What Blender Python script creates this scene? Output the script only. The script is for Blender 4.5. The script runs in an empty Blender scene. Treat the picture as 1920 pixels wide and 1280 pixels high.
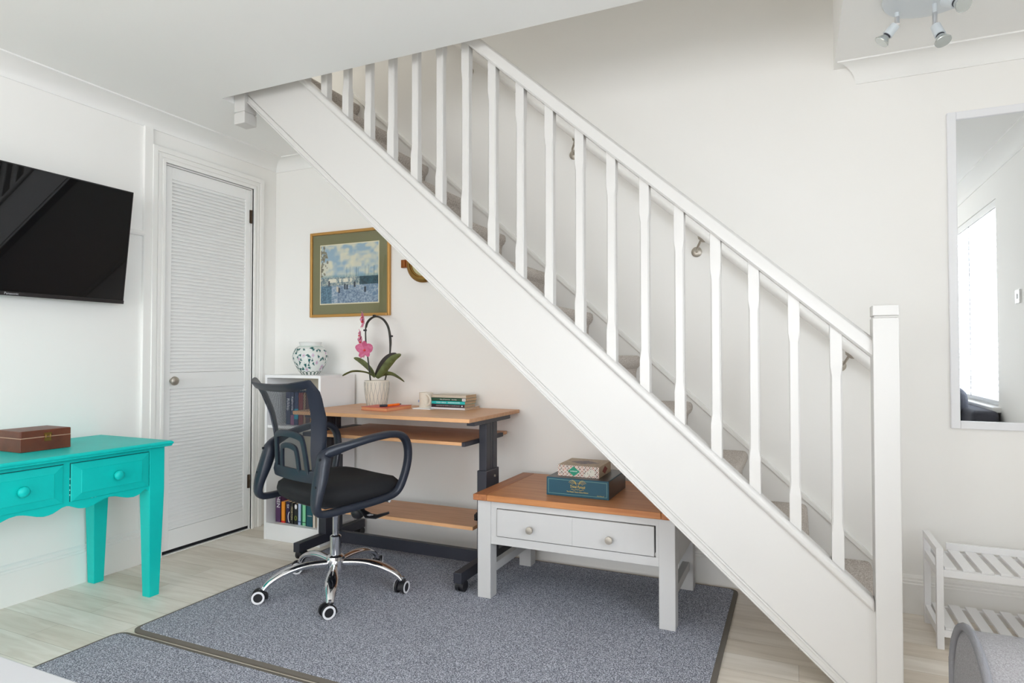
import bpy, bmesh, math, random
from math import sin, cos, pi, radians, tan, sqrt, atan2, exp
from mathutils import Vector, Matrix
random.seed(4)
S = bpy.context.scene
COL = S.collection
# ------------------------------------------------------------------ camera, world, lights, exposure
H = 1.05; F = 1180.0; YAW = radians(24.27); PITCH = radians(1.21)
cd = bpy.data.cameras.new('camera'); cam = bpy.data.objects.new('camera', cd); COL.objects.link(cam)
cd.sensor_width = 36; cd.lens = F/1920*36; cd.clip_start = .02
cam.location = (0, 0, H); cam.rotation_euler = (pi/2+PITCH, 0, YAW); S.camera = cam
W = bpy.data.worlds.new('world'); S.world = W; W.use_nodes = True
bg = W.node_tree.nodes['Background']; bg.inputs[0].default_value = (.78, .88, 1, 1); bg.inputs[1].default_value = 1.5
def area(name, loc, rot, sx, sy, power, color):
    l = bpy.data.lights.new(name, 'AREA'); l.shape = 'RECTANGLE'; l.size = sx; l.size_y = sy
    l.energy = power; l.color = color
    o = bpy.data.objects.new(name, l); COL.objects.link(o); o.location = loc; o.rotation_euler = rot
    return o
area('daylight_rear', (-.9, -4.2, 1.65), (pi/2-radians(10), 0, 0), 4.4, 2.6, 215, (1, .992, .99))
area('daylight_side', (1.6, .12, 1.45), (pi/2, 0, pi/2), 2.2, 1.7, 152, (.86, .93, 1))
area('fill_landing', (-2.95, 2.6, 4.3), (0, radians(-25), 0), .5, .6, 9, (1, .97, .92))  # added fill lamp inside the closed upper stairwell, no window there
vs = S.view_settings; vs.view_transform = 'Standard'; vs.look = 'None'; vs.gamma = 1; vs.use_curve_mapping = False
vs.exposure = -0.02
S.cycles.use_denoising = True; S.cycles.max_bounces = 14; S.cycles.diffuse_bounces = 8
S.cycles.transparent_max_bounces = 16; S.cycles.sample_clamp_indirect = 6
# ------------------------------------------------------------------ helpers
_fw = Vector((-sin(YAW)*cos(PITCH), cos(YAW)*cos(PITCH), sin(PITCH))); _rt = Vector((cos(YAW), sin(YAW), 0)); _up = _rt.cross(_fw)
def _ray(px, py): return _fw*F + _rt*(px-960) - _up*(py-640)
def at_x(px, py, x): d = _ray(px, py); return Vector((0, 0, H)) + d*(x/d.x)
def at_y(px, py, y): d = _ray(px, py); return Vector((0, 0, H)) + d*(y/d.y)
def at_z(px, py, z): d = _ray(px, py); return Vector((0, 0, H)) + d*((z-H)/d.z)
def lin(c): 
    c = c/255
    return c/12.92 if c <= .04045 else ((c+.055)/1.055)**2.4
def L3(c): return (lin(c[0]), lin(c[1]), lin(c[2]), 1)
def mat(name, col, rough=.5, metal=0, bump=None, vary=None, spec=.5, coat=0):
    m = bpy.data.materials.new(name); m.use_nodes = True; nt = m.node_tree; b = nt.nodes['Principled BSDF']
    b.inputs['Base Color'].default_value = L3(col); b.inputs['Roughness'].default_value = rough
    b.inputs['Metallic'].default_value = metal; b.inputs['Specular IOR Level'].default_value = spec
    b.inputs['Coat Weight'].default_value = coat
    tc = nt.nodes.new('ShaderNodeTexCoord')
    if vary:   # (scale xyz, other colour, low, high)
        sc, c2, lo, hi = vary
        mp = nt.nodes.new('ShaderNodeMapping'); mp.inputs['Scale'].default_value = sc
        nz = nt.nodes.new('ShaderNodeTexNoise'); nz.inputs['Scale'].default_value = 1; nz.inputs['Detail'].default_value = 4
        rp = nt.nodes.new('ShaderNodeValToRGB')
        rp.color_ramp.elements[0].position = lo; rp.color_ramp.elements[0].color = L3(col)
        rp.color_ramp.elements[1].position = hi; rp.color_ramp.elements[1].color = L3(c2)
        nt.links.new(tc.outputs['Object'], mp.inputs[0]); nt.links.new(mp.outputs[0], nz.inputs['Vector'])
        nt.links.new(nz.outputs['Fac'], rp.inputs[0]); nt.links.new(rp.outputs[0], b.inputs['Base Color'])
    if bump:   # (scale, strength, distance)
        nb = nt.nodes.new('ShaderNodeTexNoise'); nb.inputs['Scale'].default_value = bump[0]; nb.inputs['Detail'].default_value = 3
        bp = nt.nodes.new('ShaderNodeBump'); bp.inputs['Strength'].default_value = bump[1]; bp.inputs['Distance'].default_value = bump[2]
        nt.links.new(tc.outputs['Object'], nb.inputs['Vector']); nt.links.new(nb.outputs['Fac'], bp.inputs['Height'])
        nt.links.new(bp.outputs[0], b.inputs['Normal'])
    return m
def vcol_mat(name, rough=.5, spec=.5):
    m = bpy.data.materials.new(name); m.use_nodes = True; nt = m.node_tree; b = nt.nodes['Principled BSDF']
    b.inputs['Roughness'].default_value = rough; b.inputs['Specular IOR Level'].default_value = spec
    a = nt.nodes.new('ShaderNodeAttribute'); a.attribute_name = 'paint'
    nt.links.new(a.outputs['Color'], b.inputs['Base Color']); return m

class MB:
    def __init__(s): s.bm = bmesh.new(); s.m = 0; s.cols = None
    def v(s, p): return s.bm.verts.new(p)
    def f(s, vs):
        try: f = s.bm.faces.new(vs)
        except ValueError: return None
        f.material_index = s.m; return f
    def box(s, x0, x1, y0, y1, z0, z1, M=None):
        P = [Vector((x, y, z)) for x in (x0, x1) for y in (y0, y1) for z in (z0, z1)]
        if M is not None: P = [M @ p for p in P]
        v = [s.v(p) for p in P]
        for q in ((0,1,3,2), (4,6,7,5), (0,4,5,1), (2,3,7,6), (0,2,6,4), (1,5,7,3)): s.f([v[i] for i in q])
        return s
    def prism(s, pts, axis, a0, a1, M=None):
        def P(p, a):
            q = Vector((p[0], a, p[1])) if axis == 'y' else Vector((a, p[0], p[1])) if axis == 'x' else Vector((p[0], p[1], a))
            return M @ q if M is not None else q
        A = [s.v(P(p, a0)) for p in pts]; B = [s.v(P(p, a1)) for p in pts]; n = len(pts)
        for i in range(n): s.f([A[i], A[(i+1) % n], B[(i+1) % n], B[i]])
        s.f(A); s.f(B[::-1]); return s
    def rings(s, R, cap=True, closed=False):
        V = [[s.v(p) for p in r] for r in R]; n = len(R[0]); m = len(R)
        for i in range(m if closed else m-1):
            a, b = V[i], V[(i+1) % m]
            for j in range(n): s.f([a[j], a[(j+1) % n], b[(j+1) % n], b[j]])
        if cap and not closed: s.f(V[0][::-1]); s.f(V[-1])
        return V
    def lathe(s, prof, c=(0, 0, 0), n=32, M=None, cap=True):
        R = []
        for r, z in prof:
            ring = [Vector((r*cos(2*pi*k/n), r*sin(2*pi*k/n), z)) for k in range(n)]
            ring = [(M @ p if M is not None else p)+Vector(c) for p in ring]; R.append(ring)
        s.rings(R, cap); return s
    def tube(s, pts, r, n=10, closed=False, sx=1, ref=None, sec=None):
        """sweep; r number or list; sec(i) -> list of (a, b) offsets; ref keeps the section upright"""
        pts = [Vector(p) for p in pts]; m = len(pts); R = []; up = None
        for i in range(m):
            a = pts[(i-1) % m] if (closed or i) else pts[0]; b = pts[(i+1) % m] if (closed or i < m-1) else pts[-1]
            t = (b-a).normalized()
            if ref is not None: u = Vector(ref); u = (u-t*u.dot(t)).normalized()
            else:
                if up is None: up = Vector((0, 0, 1)) if abs(t.z) < .9 else Vector((1, 0, 0))
                u = (up-t*up.dot(t)).normalized(); up = u
            w = t.cross(u)
            if sec: ring = [pts[i]+u*p+w*q for p, q in sec(i)]
            else:
                rr = r[i] if isinstance(r, (list, tuple)) else r
                ring = [pts[i]+u*(rr*cos(2*pi*k/n)*sx)+w*(rr*sin(2*pi*k/n)) for k in range(n)]
            R.append(ring)
        s.rings(R, True, closed); return s
    def cyl(s, a, b, r, n=16, r2=None):
        a = Vector(a); b = Vector(b); return s.tube([a, b], [r, r if r2 is None else r2], n)
    def ball(s, c, r, n=14, sq=(1, 1, 1)):
        R = []
        for i in range(1, n//2):
            t = pi*i/(n//2); R.append([Vector(c)+Vector((r*sq[0]*sin(t)*cos(2*pi*k/n), r*sq[1]*sin(t)*sin(2*pi*k/n), r*sq[2]*cos(t))) for k in range(n)])
        s.rings(R, True); return s

OFF = {}   # world offset already carried by the parent chain
def build(mb, name, m, parent=None, smooth=None, bevel=0, sub=0, loc=None, kind=None, seg=2):
    me = bpy.data.meshes.new(name); bmesh.ops.recalc_face_normals(mb.bm, faces=mb.bm.faces[:])
    mb.bm.to_mesh(me); mb.bm.free()
    o = bpy.data.objects.new(name, me); COL.objects.link(o)
    off = Vector(OFF.get(parent.name, (0, 0, 0))) if parent else Vector((0, 0, 0))
    if parent: o.parent = parent
    elif loc is not None: off = Vector(loc); o.location = off
    if off.length: me.transform(Matrix.Translation(-off))
    OFF[o.name] = tuple(off)
    for k in (m if isinstance(m, (list, tuple)) else [m]): me.materials.append(k)
    if smooth is not None:
        for p in me.polygons: p.use_smooth = True
        me.set_sharp_from_angle(angle=radians(smooth))
    if bevel:
        b = o.modifiers.new('bevel', 'BEVEL'); b.width = bevel; b.segments = seg; b.limit_method = 'ANGLE'; b.angle_limit = radians(40)
    if sub:
        b = o.modifiers.new('sub', 'SUBSURF'); b.levels = sub; b.render_levels = sub
    if kind: o['kind'] = kind
    return o
def empty(name, loc, rz=0, local=False):
    o = bpy.data.objects.new(name, None); COL.objects.link(o); o.location = loc; o.rotation_euler = (0, 0, rz)
    o.empty_display_size = .1
    OFF[o.name] = (0, 0, 0) if local else tuple(loc); return o
def tag(o, label, cat, group=None):
    o['label'] = label; o['category'] = cat
    if group: o['group'] = group
    return o
def copy_tree(o, parent=None):
    c = o.copy(); COL.objects.link(c); OFF[c.name] = OFF.get(o.name, (0, 0, 0))
    if parent: c.parent = parent
    for ch in list(o.children): copy_tree(ch, c)
    return c
def box(name, m, b, parent=None, bevel=0, **k): return build(MB().box(*b), name, m, parent, bevel=bevel, **k)
def text(body, size, loc, rot, m, name, parent, shear=0, sx=1, thick=.0004):
    cu = bpy.data.curves.new(name, 'FONT'); cu.body = body; cu.size = size; cu.align_x = 'CENTER'; cu.align_y = 'CENTER'
    cu.shear = shear; cu.extrude = thick; cu.resolution_u = 3
    t = bpy.data.objects.new(name, cu); COL.objects.link(t)
    dg = bpy.context.evaluated_depsgraph_get(); me = bpy.data.meshes.new_from_object(t.evaluated_get(dg))
    bpy.data.objects.remove(t); bpy.data.curves.remove(cu)
    o = bpy.data.objects.new(name, me); COL.objects.link(o); me.materials.clear(); me.materials.append(m)
    me.transform(Matrix.Diagonal((sx, 1, 1, 1))); me.transform(rot if isinstance(rot, Matrix) else Matrix.Identity(4))
    o.parent = parent; off = Vector(OFF.get(parent.name, (0, 0, 0))); o.location = Vector(loc)-off; return o
RX = Matrix.Rotation(pi/2, 4, 'X')                       # text standing up, facing -Y
def painted(name, o, u, v, nu, nv, fn, m, parent, loc=None):
    """flat grid o + u*s + v*t with a printed picture fn(s, t) -> sRGB"""
    me = bpy.data.meshes.new(name); o = Vector(o); u = Vector(u); v = Vector(v)
    off = Vector(OFF.get(parent.name, (0, 0, 0)))
    P = [o-off+u*(i/nu)+v*(j/nv) for j in range(nv+1) for i in range(nu+1)]
    Q = [(j*(nu+1)+i, j*(nu+1)+i+1, (j+1)*(nu+1)+i+1, (j+1)*(nu+1)+i) for j in range(nv) for i in range(nu)]
    me.from_pydata(P, [], Q); a = me.color_attributes.new('paint', 'FLOAT_COLOR', 'POINT')
    for j in range(nv+1):
        for i in range(nu+1): a.data[j*(nu+1)+i].color = L3(fn(i/nu, j/nv))
    ob = bpy.data.objects.new(name, me); COL.objects.link(ob); ob.parent = parent; me.materials.append(m); OFF[ob.name] = tuple(off); return ob
def vnoise(x, y, seed=0):
    def h(i, j): 
        n = (i*374761393+j*668265263+seed*1442695041) & 0xffffffff; n = ((n ^ (n >> 13))*1274126177) & 0xffffffff
        return ((n ^ (n >> 16)) & 0xffff)/65535
    i, j = math.floor(x), math.floor(y); a, b = x-i, y-j; a = a*a*(3-2*a); b = b*b*(3-2*b)
    return (h(i, j)*(1-a)+h(i+1, j)*a)*(1-b)+(h(i, j+1)*(1-a)+h(i+1, j+1)*a)*b
def mix(a, b, t): t = max(0, min(1, t)); return tuple(a[k]*(1-t)+b[k]*t for k in range(3))

# ------------------------------------------------------------------ materials
M_wall = mat('wall_paint', (244, 243, 240), .75, bump=(60, .05, .002))
M_ceil = mat('ceiling_paint', (243, 243, 241), .85, bump=(60, .05, .002))
M_gloss = mat('white_gloss_paint', (209, 207, 204), .28, bump=(25, .04, .002))
M_trim = mat('white_trim_paint', (243, 242, 239), .35, bump=(25, .04, .002))
M_white = mat('white_satin', (241, 241, 240), .4)
M_lam = mat('white_laminate', (238, 239, 240), .45)
M_teal = mat('teal_paint', (2, 192, 185), .42, bump=(40, .12, .001), vary=((6, 6, 6), (10, 202, 194), .3, .8), spec=.3)
M_chip = mat('bare_primer', (190, 225, 220), .6)
M_grey = mat('grey_paint', (199, 198, 197), .45)
M_oak = mat('oak', (196, 134, 82), .38, vary=((3, 60, 60), (170, 104, 56), .35, .75))
M_oak2 = mat('oak_end', (176, 112, 68), .4, vary=((60, 3, 60), (150, 92, 52), .35, .75))
M_beech = mat('beech_laminate', (214, 164, 122), .4, vary=((4, 50, 50), (198, 146, 104), .4, .7))
M_beechE = mat('beech_edge', (225, 172, 124), .45)
M_black = mat('dark_metal', (46, 47, 56), .4)
M_plast = mat('black_plastic', (36, 42, 54), .38, bump=(400, .1, .0005))
M_rub = mat('black_rubber', (28, 28, 32), .45)
M_wring = mat('white_ring', (235, 235, 238), .35)
M_chrome = mat('chrome', (225, 225, 228), .09, 1)
M_seat = mat('seat_fabric', (21, 22, 26), .85, bump=(500, .4, .001))
M_nickel = mat('brushed_nickel', (186, 179, 168), .42, .85)
M_bronze = mat('dark_hinge', (84, 70, 58), .45, .8)
M_brass = mat('aged_brass', (158, 122, 66), .35, .9)
M_gold = mat('gold_frame', (196, 150, 84), .4, .55)
M_dark = mat('unlit_void', (14, 15, 22), .8)  # near-black colour standing in for shade in gaps and hollows
M_silver = mat('silver_frame', (236, 237, 240), .35)
M_mirror = mat('mirror_glass', (240, 243, 245), .01, 1)
M_leather = mat('brown_leather', (112, 58, 38), .45, bump=(200, .3, .001), vary=((14, 14, 14), (88, 44, 30), .35, .75))
M_stitch = mat('box_seam', (176, 140, 118), .6)
M_sofa = mat('sofa_fabric', (126, 123, 124), .9, bump=(700, .5, .002), vary=((500, 500, 500), (156, 153, 154), .35, .7))
M_sofa2 = mat('sofa_dark_fabric', (66, 67, 76), .9, bump=(700, .5, .002), vary=((400, 400, 400), (82, 83, 92), .35, .7))
M_pipe = mat('sofa_piping', (122, 121, 124), .85, bump=(700, .5, .002))
M_stair = mat('stair_carpet', (172, 160, 150), .95, bump=(300, .9, .005), vary=((260, 260, 260), (232, 226, 220), .38, .66))
M_screen = mat('screen', (6, 6, 9), .02, spec=.35)
M_bezel = mat('tv_bezel', (20, 18, 20), .3)
M_logo = mat('logo_silver', (190, 190, 195), .4)
M_leafd = mat('orchid_leaf', (78, 84, 46), .4, vary=((30, 30, 30), (104, 114, 66), .4, .7))
M_leafp = mat('orchid_leaf_dark', (44, 34, 32), .4)
M_stem = mat('orchid_stem', (52, 50, 44), .5)
M_petal = mat('orchid_petal', (192, 84, 124), .6, vary=((60, 60, 60), (212, 122, 156), .35, .75))
M_petal2 = mat('orchid_petal_pale', (222, 146, 170), .6, vary=((60, 60, 60), (206, 110, 146), .35, .75))
M_lip = mat('orchid_lip', (216, 60, 60), .5)
M_pot = mat('cream_ceramic', (222, 216, 202), .45)
M_potl = mat('pot_groove', (172, 172, 168), .6)
M_soil = mat('bark', (110, 90, 70), .9)
M_page = mat('book_pages', (212, 186, 154), .85, bump=(300, .3, .001))
M_mug = mat('mug_glaze', (226, 218, 204), .3, vary=((40, 40, 40), (200, 196, 190), .6, .8))
M_plate = mat('spot_plate', (212, 219, 224), .35)
M_bulb = mat('bulb_glass', (205, 210, 208), .12, .7)
def flat(name, c, r=.5, **k): return mat(name, c, r, **k)

def floor_mat():
    m = bpy.data.materials.new('wood_plank_floor'); m.use_nodes = True; nt = m.node_tree; N = nt.nodes; K = nt.links
    b = N['Principled BSDF']; b.inputs['Roughness'].default_value = .42
    tc = N.new('ShaderNodeTexCoord'); br = N.new('ShaderNodeTexBrick')
    br.inputs['Scale'].default_value = 1; br.inputs['Brick Width'].default_value = .78; br.inputs['Row Height'].default_value = .118
    br.inputs['Mortar Size'].default_value = .0008; br.inputs['Mortar Smooth'].default_value = .4; br.offset = .37
    br.inputs['Color1'].default_value = L3((226, 215, 200)); br.inputs['Color2'].default_value = L3((246, 240, 231)); br.inputs['Mortar'].default_value = L3((176, 164, 148))
    mp = N.new('ShaderNodeMapping'); mp.inputs['Scale'].default_value = (3.5, 30, 1)
    nz = N.new('ShaderNodeTexNoise'); nz.inputs['Scale'].default_value = 1; nz.inputs['Detail'].default_value = 6; nz.inputs['Distortion'].default_value = .8
    rp = N.new('ShaderNodeValToRGB'); rp.color_ramp.elements[0].position = .3; rp.color_ramp.elements[0].color = (.70, .66, .60, 1); rp.color_ramp.elements[1].position = .62; rp.color_ramp.elements[1].color = (1, 1, 1, 1)
    mx = N.new('ShaderNodeMix'); mx.data_type = 'RGBA'; mx.blend_type = 'MULTIPLY'; mx.inputs[0].default_value = .5
    K.new(tc.outputs['Object'], br.inputs['Vector']); K.new(tc.outputs['Object'], mp.inputs[0]); K.new(mp.outputs[0], nz.inputs['Vector'])
    K.new(nz.outputs['Fac'], rp.inputs[0]); K.new(br.outputs['Color'], mx.inputs[6]); K.new(rp.outputs[0], mx.inputs[7]); K.new(mx.outputs[2], b.inputs['Base Color'])
    return m
def rug_mat():
    m = bpy.data.materials.new('flecked_rug'); m.use_nodes = True; nt = m.node_tree; N = nt.nodes; K = nt.links
    b = N['Principled BSDF']; b.inputs['Roughness'].default_value = .95
    tc = N.new('ShaderNodeTexCoord'); nz = N.new('ShaderNodeTexNoise'); nz.inputs['Scale'].default_value = 250; nz.inputs['Detail'].default_value = 2
    rp = N.new('ShaderNodeValToRGB'); e = rp.color_ramp.elements
    e[0].position = .36; e[0].color = L3((92, 94, 104)); e[1].position = .66; e[1].color = L3((214, 217, 228))
    k = e.new(.5); k.color = L3((142, 146, 159))
    bp = N.new('ShaderNodeBump'); bp.inputs['Strength'].default_value = .6; bp.inputs['Distance'].default_value = .003
    K.new(tc.outputs['Object'], nz.inputs['Vector']); K.new(nz.outputs['Fac'], rp.inputs[0]); K.new(rp.outputs[0], b.inputs['Base Color'])
    K.new(nz.outputs['Fac'], bp.inputs['Height']); K.new(bp.outputs[0], b.inputs['Normal']); return m
def mesh_mat():
    m = bpy.data.materials.new('chair_mesh'); m.use_nodes = True; nt = m.node_tree; N = nt.nodes; K = nt.links
    b = N['Principled BSDF']; b.inputs['Base Color'].default_value = L3((44, 47, 55)); b.inputs['Roughness'].default_value = .6
    tc = N.new('ShaderNodeTexCoord'); sp = N.new('ShaderNodeSeparateXYZ'); K.new(tc.outputs['Object'], sp.inputs[0])
    def w(ax, k):
        a = N.new('ShaderNodeMath'); a.operation = 'MULTIPLY'; a.inputs[1].default_value = k; K.new(sp.outputs[ax], a.inputs[0])
        c = N.new('ShaderNodeMath'); c.operation = 'SINE'; K.new(a.outputs[0], c.inputs[0]); return c
    a, c = w('X', 2*pi/.0062), w('Z', 2*pi/.0062)
    p = N.new('ShaderNodeMath'); p.operation = 'MULTIPLY'; K.new(a.outputs[0], p.inputs[0]); K.new(c.outputs[0], p.inputs[1])
    g = N.new('ShaderNodeMath'); g.operation = 'GREATER_THAN'; g.inputs[1].default_value = -.12; K.new(p.outputs[0], g.inputs[0])
    tr = N.new('ShaderNodeBsdfTransparent'); mx = N.new('ShaderNodeMixShader')
    K.new(g.outputs[0], mx.inputs[0]); K.new(tr.outputs[0], mx.inputs[1]); K.new(b.outputs[0], mx.inputs[2]); K.new(mx.outputs[0], N['Material Output'].inputs[0])
    return m
def glass_mat(name, tint=(255, 255, 255), f=.12):
    m = bpy.data.materials.new(name); m.use_nodes = True; nt = m.node_tree; N = nt.nodes; K = nt.links
    N.remove(N['Principled BSDF']); tr = N.new('ShaderNodeBsdfTransparent'); tr.inputs[0].default_value = L3(tint)
    gl = N.new('ShaderNodeBsdfGlossy'); gl.inputs['Roughness'].default_value = .01; fr = N.new('ShaderNodeFresnel'); fr.inputs[0].default_value = 1.5
    mx = N.new('ShaderNodeMixShader'); ge = N.new('ShaderNodeNewGeometry'); sb_ = N.new('ShaderNodeMath'); sb_.operation = 'SUBTRACT'; sb_.inputs[0].default_value = 1; K.new(ge.outputs['Backfacing'], sb_.inputs[1]); ml = N.new('ShaderNodeMath'); ml.operation = 'MULTIPLY'; K.new(fr.outputs[0], ml.inputs[0]); K.new(sb_.outputs[0], ml.inputs[1])
    K.new(ml.outputs[0], mx.inputs[0]); K.new(tr.outputs[0], mx.inputs[1]); K.new(gl.outputs[0], mx.inputs[2]); K.new(mx.outputs[0], N['Material Output'].inputs[0])
    return m
M_floor = floor_mat(); M_rug = rug_mat(); M_mesh = mesh_mat(); M_glass = glass_mat('glass')
M_band = mat('rug_binding', (112, 106, 98), .9, bump=(300, .4, .002))
M_paint = vcol_mat('printed', .5); M_paintg = vcol_mat('glazed_print', .15)

# ------------------------------------------------------------------ the room
XL, XR, YB, YR, ZC, ZU = -3.02, 1.17, 3.03, -3.4, 2.28, 2.54
def struct(mb, name, m, **k): return build(mb, name, m, kind='structure', **k)
struct(MB().box(-3.9, XR+.15, YR-.15, YB+.15, -.12, 0), 'floor', M_floor)
struct(MB().box(-3.9, XR+.15, YB, YB+.15, 0, 4.8), 'wall_back', M_wall)
DY0, DY1, DZ = 2.247, 2.835, 2.06                      # doorway in the left wall
w = MB().box(XL-.15, XL, YR, DY0, 0, ZC).box(XL-.15, XL, DY1, YB, 0, ZC).box(XL-.15, XL, DY0, DY1, DZ, ZC)
struct(w, 'wall_left', M_wall)
WY0, WY1, WZ0, WZ1 = -.95, 1.12, .72, 2.05             # side window
w = MB().box(XR, XR+.15, YR, WY0, 0, ZC).box(XR, XR+.15, WY1, YB, 0, ZC).box(XR, XR+.15, WY0, WY1, 0, WZ0).box(XR, XR+.15, WY0, WY1, WZ1, ZC)
struct(w, 'wall_right', M_wall)
VX0, VX1, VZ0, VZ1 = -2.7, .9, .12, 2.15                 # rear glazing
w = MB().box(-3.17, VX0, YR-.15, YR, 0, ZC).box(VX1, XR+.15, YR-.15, YR, 0, ZC).box(VX0, VX1, YR-.15, YR, 0, VZ0).box(VX0, VX1, YR-.15, YR, VZ1, ZC)
struct(w, 'wall_rear', M_wall)
OY = 2.158                                             # front edge of the stairwell opening
pts = [(XL-.15, YR-.15), (XR+.15, YR-.15), (XR+.15, YB), (.16, YB), (.16, OY), (-2.50, OY), (-2.50, 2.31), (-2.425, 2.31), (-2.425, YB), (XL-.15, YB)]
struct(MB().prism(pts, 'z', ZC, ZU), 'ceiling', M_ceil)
w = MB().box(-3.9, .26, OY-.1, OY, ZU, 4.7).box(.16, .26, OY, YB, ZU, 4.7).box(-3.9, -3.8, OY, YB, ZU, 4.7).box(-3.8, -3.17, OY, YB, 2.3, ZU)
struct(w, 'wall_stairwell', M_wall)
struct(MB().box(-3.9, .26, OY-.1, YB, 4.7, 4.8), 'ceiling_upper', M_ceil)
# coving
def cove(d, h, n=9):
    P = [(0, 0), (d, 0), (d, -.006)]
    for i in range(n+1):
        t = pi/2*i/n; P.append((d-.008-(d-.014)*(1-cos(t)) if False else .006+(d-.014)*(1-sin(t)), -.006-(h-.012)*(1-cos(t))))
    P += [(.006, -h), (0, -h)]; return P
def cove_run(name, a, b, inward, d, h, skew_a=0, skew_b=0):
    a = Vector(a); b = Vector(b); inn = Vector(inward); t = (b-a).normalized(); mb = MB(); P = cove(d, h); R = []
    for base, sk in ((a, skew_a), (b, skew_b)): R.append([base+inn*p[0]+Vector((0, 0, p[1]))+t*sk*p[0] for p in P])
    mb.rings(R); return struct(mb, name, M_ceil, smooth=35)
cove_run('trim_1', (XL, YR, ZC), (XL, YB, ZC), (1, 0, 0), .12, .065)
cove_run('trim_2', (-3.02, YB, ZC), (-2.36, YB, ZC), (0, -1, 0), .085, .07)
cove_run('trim_3', (.246, YB, ZC), (XR, YB, ZC), (0, -1, 0), .085, .078, -.9, 0)
cove_run('trim_4', (XR, YR, ZC), (XR, YB, ZC), (-1, 0, 0), .1, .07)
# skirting
def skirt(name, a, b, inn, h=.155):
    a = Vector(a); b = Vector(b); inn = Vector(inn); P = [(0, 0), (.016, 0), (.016, h-.035), (.013, h-.032), (.013, h-.024), (.009, h-.02), (.009, h-.012), (.005, h-.004), (0, h)]
    mb = MB(); mb.rings([[q+inn*p[0]+Vector((0, 0, p[1])) for p in P] for q in (a, b)]); return struct(mb, name, M_trim)
skirt('baseboard_left', (XL, YR, 0), (XL, 2.128, 0), (1, 0, 0), .172)
skirt('baseboard_back', (XL, YB, 0), (XR, YB, 0), (0, -1, 0))
skirt('baseboard_right', (XR, YR, 0), (XR, YB, 0), (-1, 0, 0))
# flat lining board beside the door, the stub of picture rail, architrave
struct(MB().box(XL, XL+.017, 2.128, 2.174, 0, ZC-.064), 'trim_5', M_trim, bevel=.002)
struct(MB().prism([(XL, 1.652), (XL+.016, 1.652), (XL+.02, 1.66), (XL+.02, 1.668), (XL+.012, 1.678), (XL, 1.678)], 'y', .2, 2.134), 'trim_6', M_trim)
mb = MB()
for o0, o1, th in ((.0, .073, .012), (.0, .026, .022), (.034, .05, .017), (.058, .073, .02)):
    y0, y1, z = 2.172, 2.91, 2.133
    mb.box(XL, XL+th, y0+o0, y0+o1, 0, z-o0); mb.box(XL, XL+th, y1-o1, y1-o0, 0, z-o0)
    mb.box(XL, XL+th, y0+o1, y1-o1, z-o1, z-o0)
mb.box(XL-.12, XL+.004, DY0-.003, DY0+.008, 0, DZ); mb.box(XL-.12, XL+.004, DY1-.006, DY1+.002, 0, DZ); mb.box(XL-.12, XL+.004, DY0, DY1, DZ-.008, DZ+.003)
mb.box(XL-.12, XL+.01, DY0, DY1, 0, .004)
struct(mb, 'trim_7', M_trim, bevel=.0015)
struct(MB().box(XL-.75, XL-.151, 2.1, 3.0, 0, 2.2), 'wall_cupboard_shade', M_dark)  # solid block, near-black in place of the unlit space behind the louvres
# louvred door
dr = empty('door_1', (XL, DY0, 0)); dr['kind'] = 'structure'
y0, y1, zb, zt = DY0+.011, DY1-.009, .022, DZ-.011; xf = XL+.002; xb = XL-.03
box('stile', M_white, (xb, xf, y0, y0+.036, zb, zt), dr, .002); box('stile', M_white, (xb, xf, y1-.04, y1, zb, zt), dr, .002)
for a, b in ((zb, .125), (.868, .955), (1.985, zt)): box('rail', M_white, (xb, xf-.001, y0+.036, y1-.04, a, b), dr, .0015)
for a, b in ((.125, .868), (.955, 1.985)):
    mb = MB(); n = round((b-a)/.0192)
    for i in range(n):
        z = a+(b-a)*i/n; mb.prism([(xf-.003, z+.0015), (xf-.003, z+.006), (xf-.012, z+.0225), (xf-.017, z+.0225), (xf-.012, z+.006)], 'y', y0+.036, y1-.04)
    mb.box(xb, xb+.004, y0+.036, y1-.04, a, b); build(mb, 'louvre_panel', M_white, dr)
k = build(MB().lathe([(.011, -.004), (.011, .012), (.02, .018), (.024, .026), (.022, .034), (.012, .04)], M=Matrix.Rotation(pi/2, 4, 'Y'), c=(xf, 2.30, .912)), 'door_knob', M_nickel, dr, smooth=40)
k['label'] = 'round brushed metal knob'
for z in (1.889, .288):
    mb = MB().box(xf-.001, xf+.004, y1-.012, y1+.006, z-.04, z+.04); mb.cyl((xf+.005, y1-.001, z-.04), (xf+.005, y1-.001, z+.04), .005, 8)
    build(mb, 'hinge', M_bronze, dr)
box('threshold_shade', M_dark, (xb, xf-.006, y0, y1, .005, zb), dr)  # dark strip, shade of the open gap put in as colour
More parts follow.
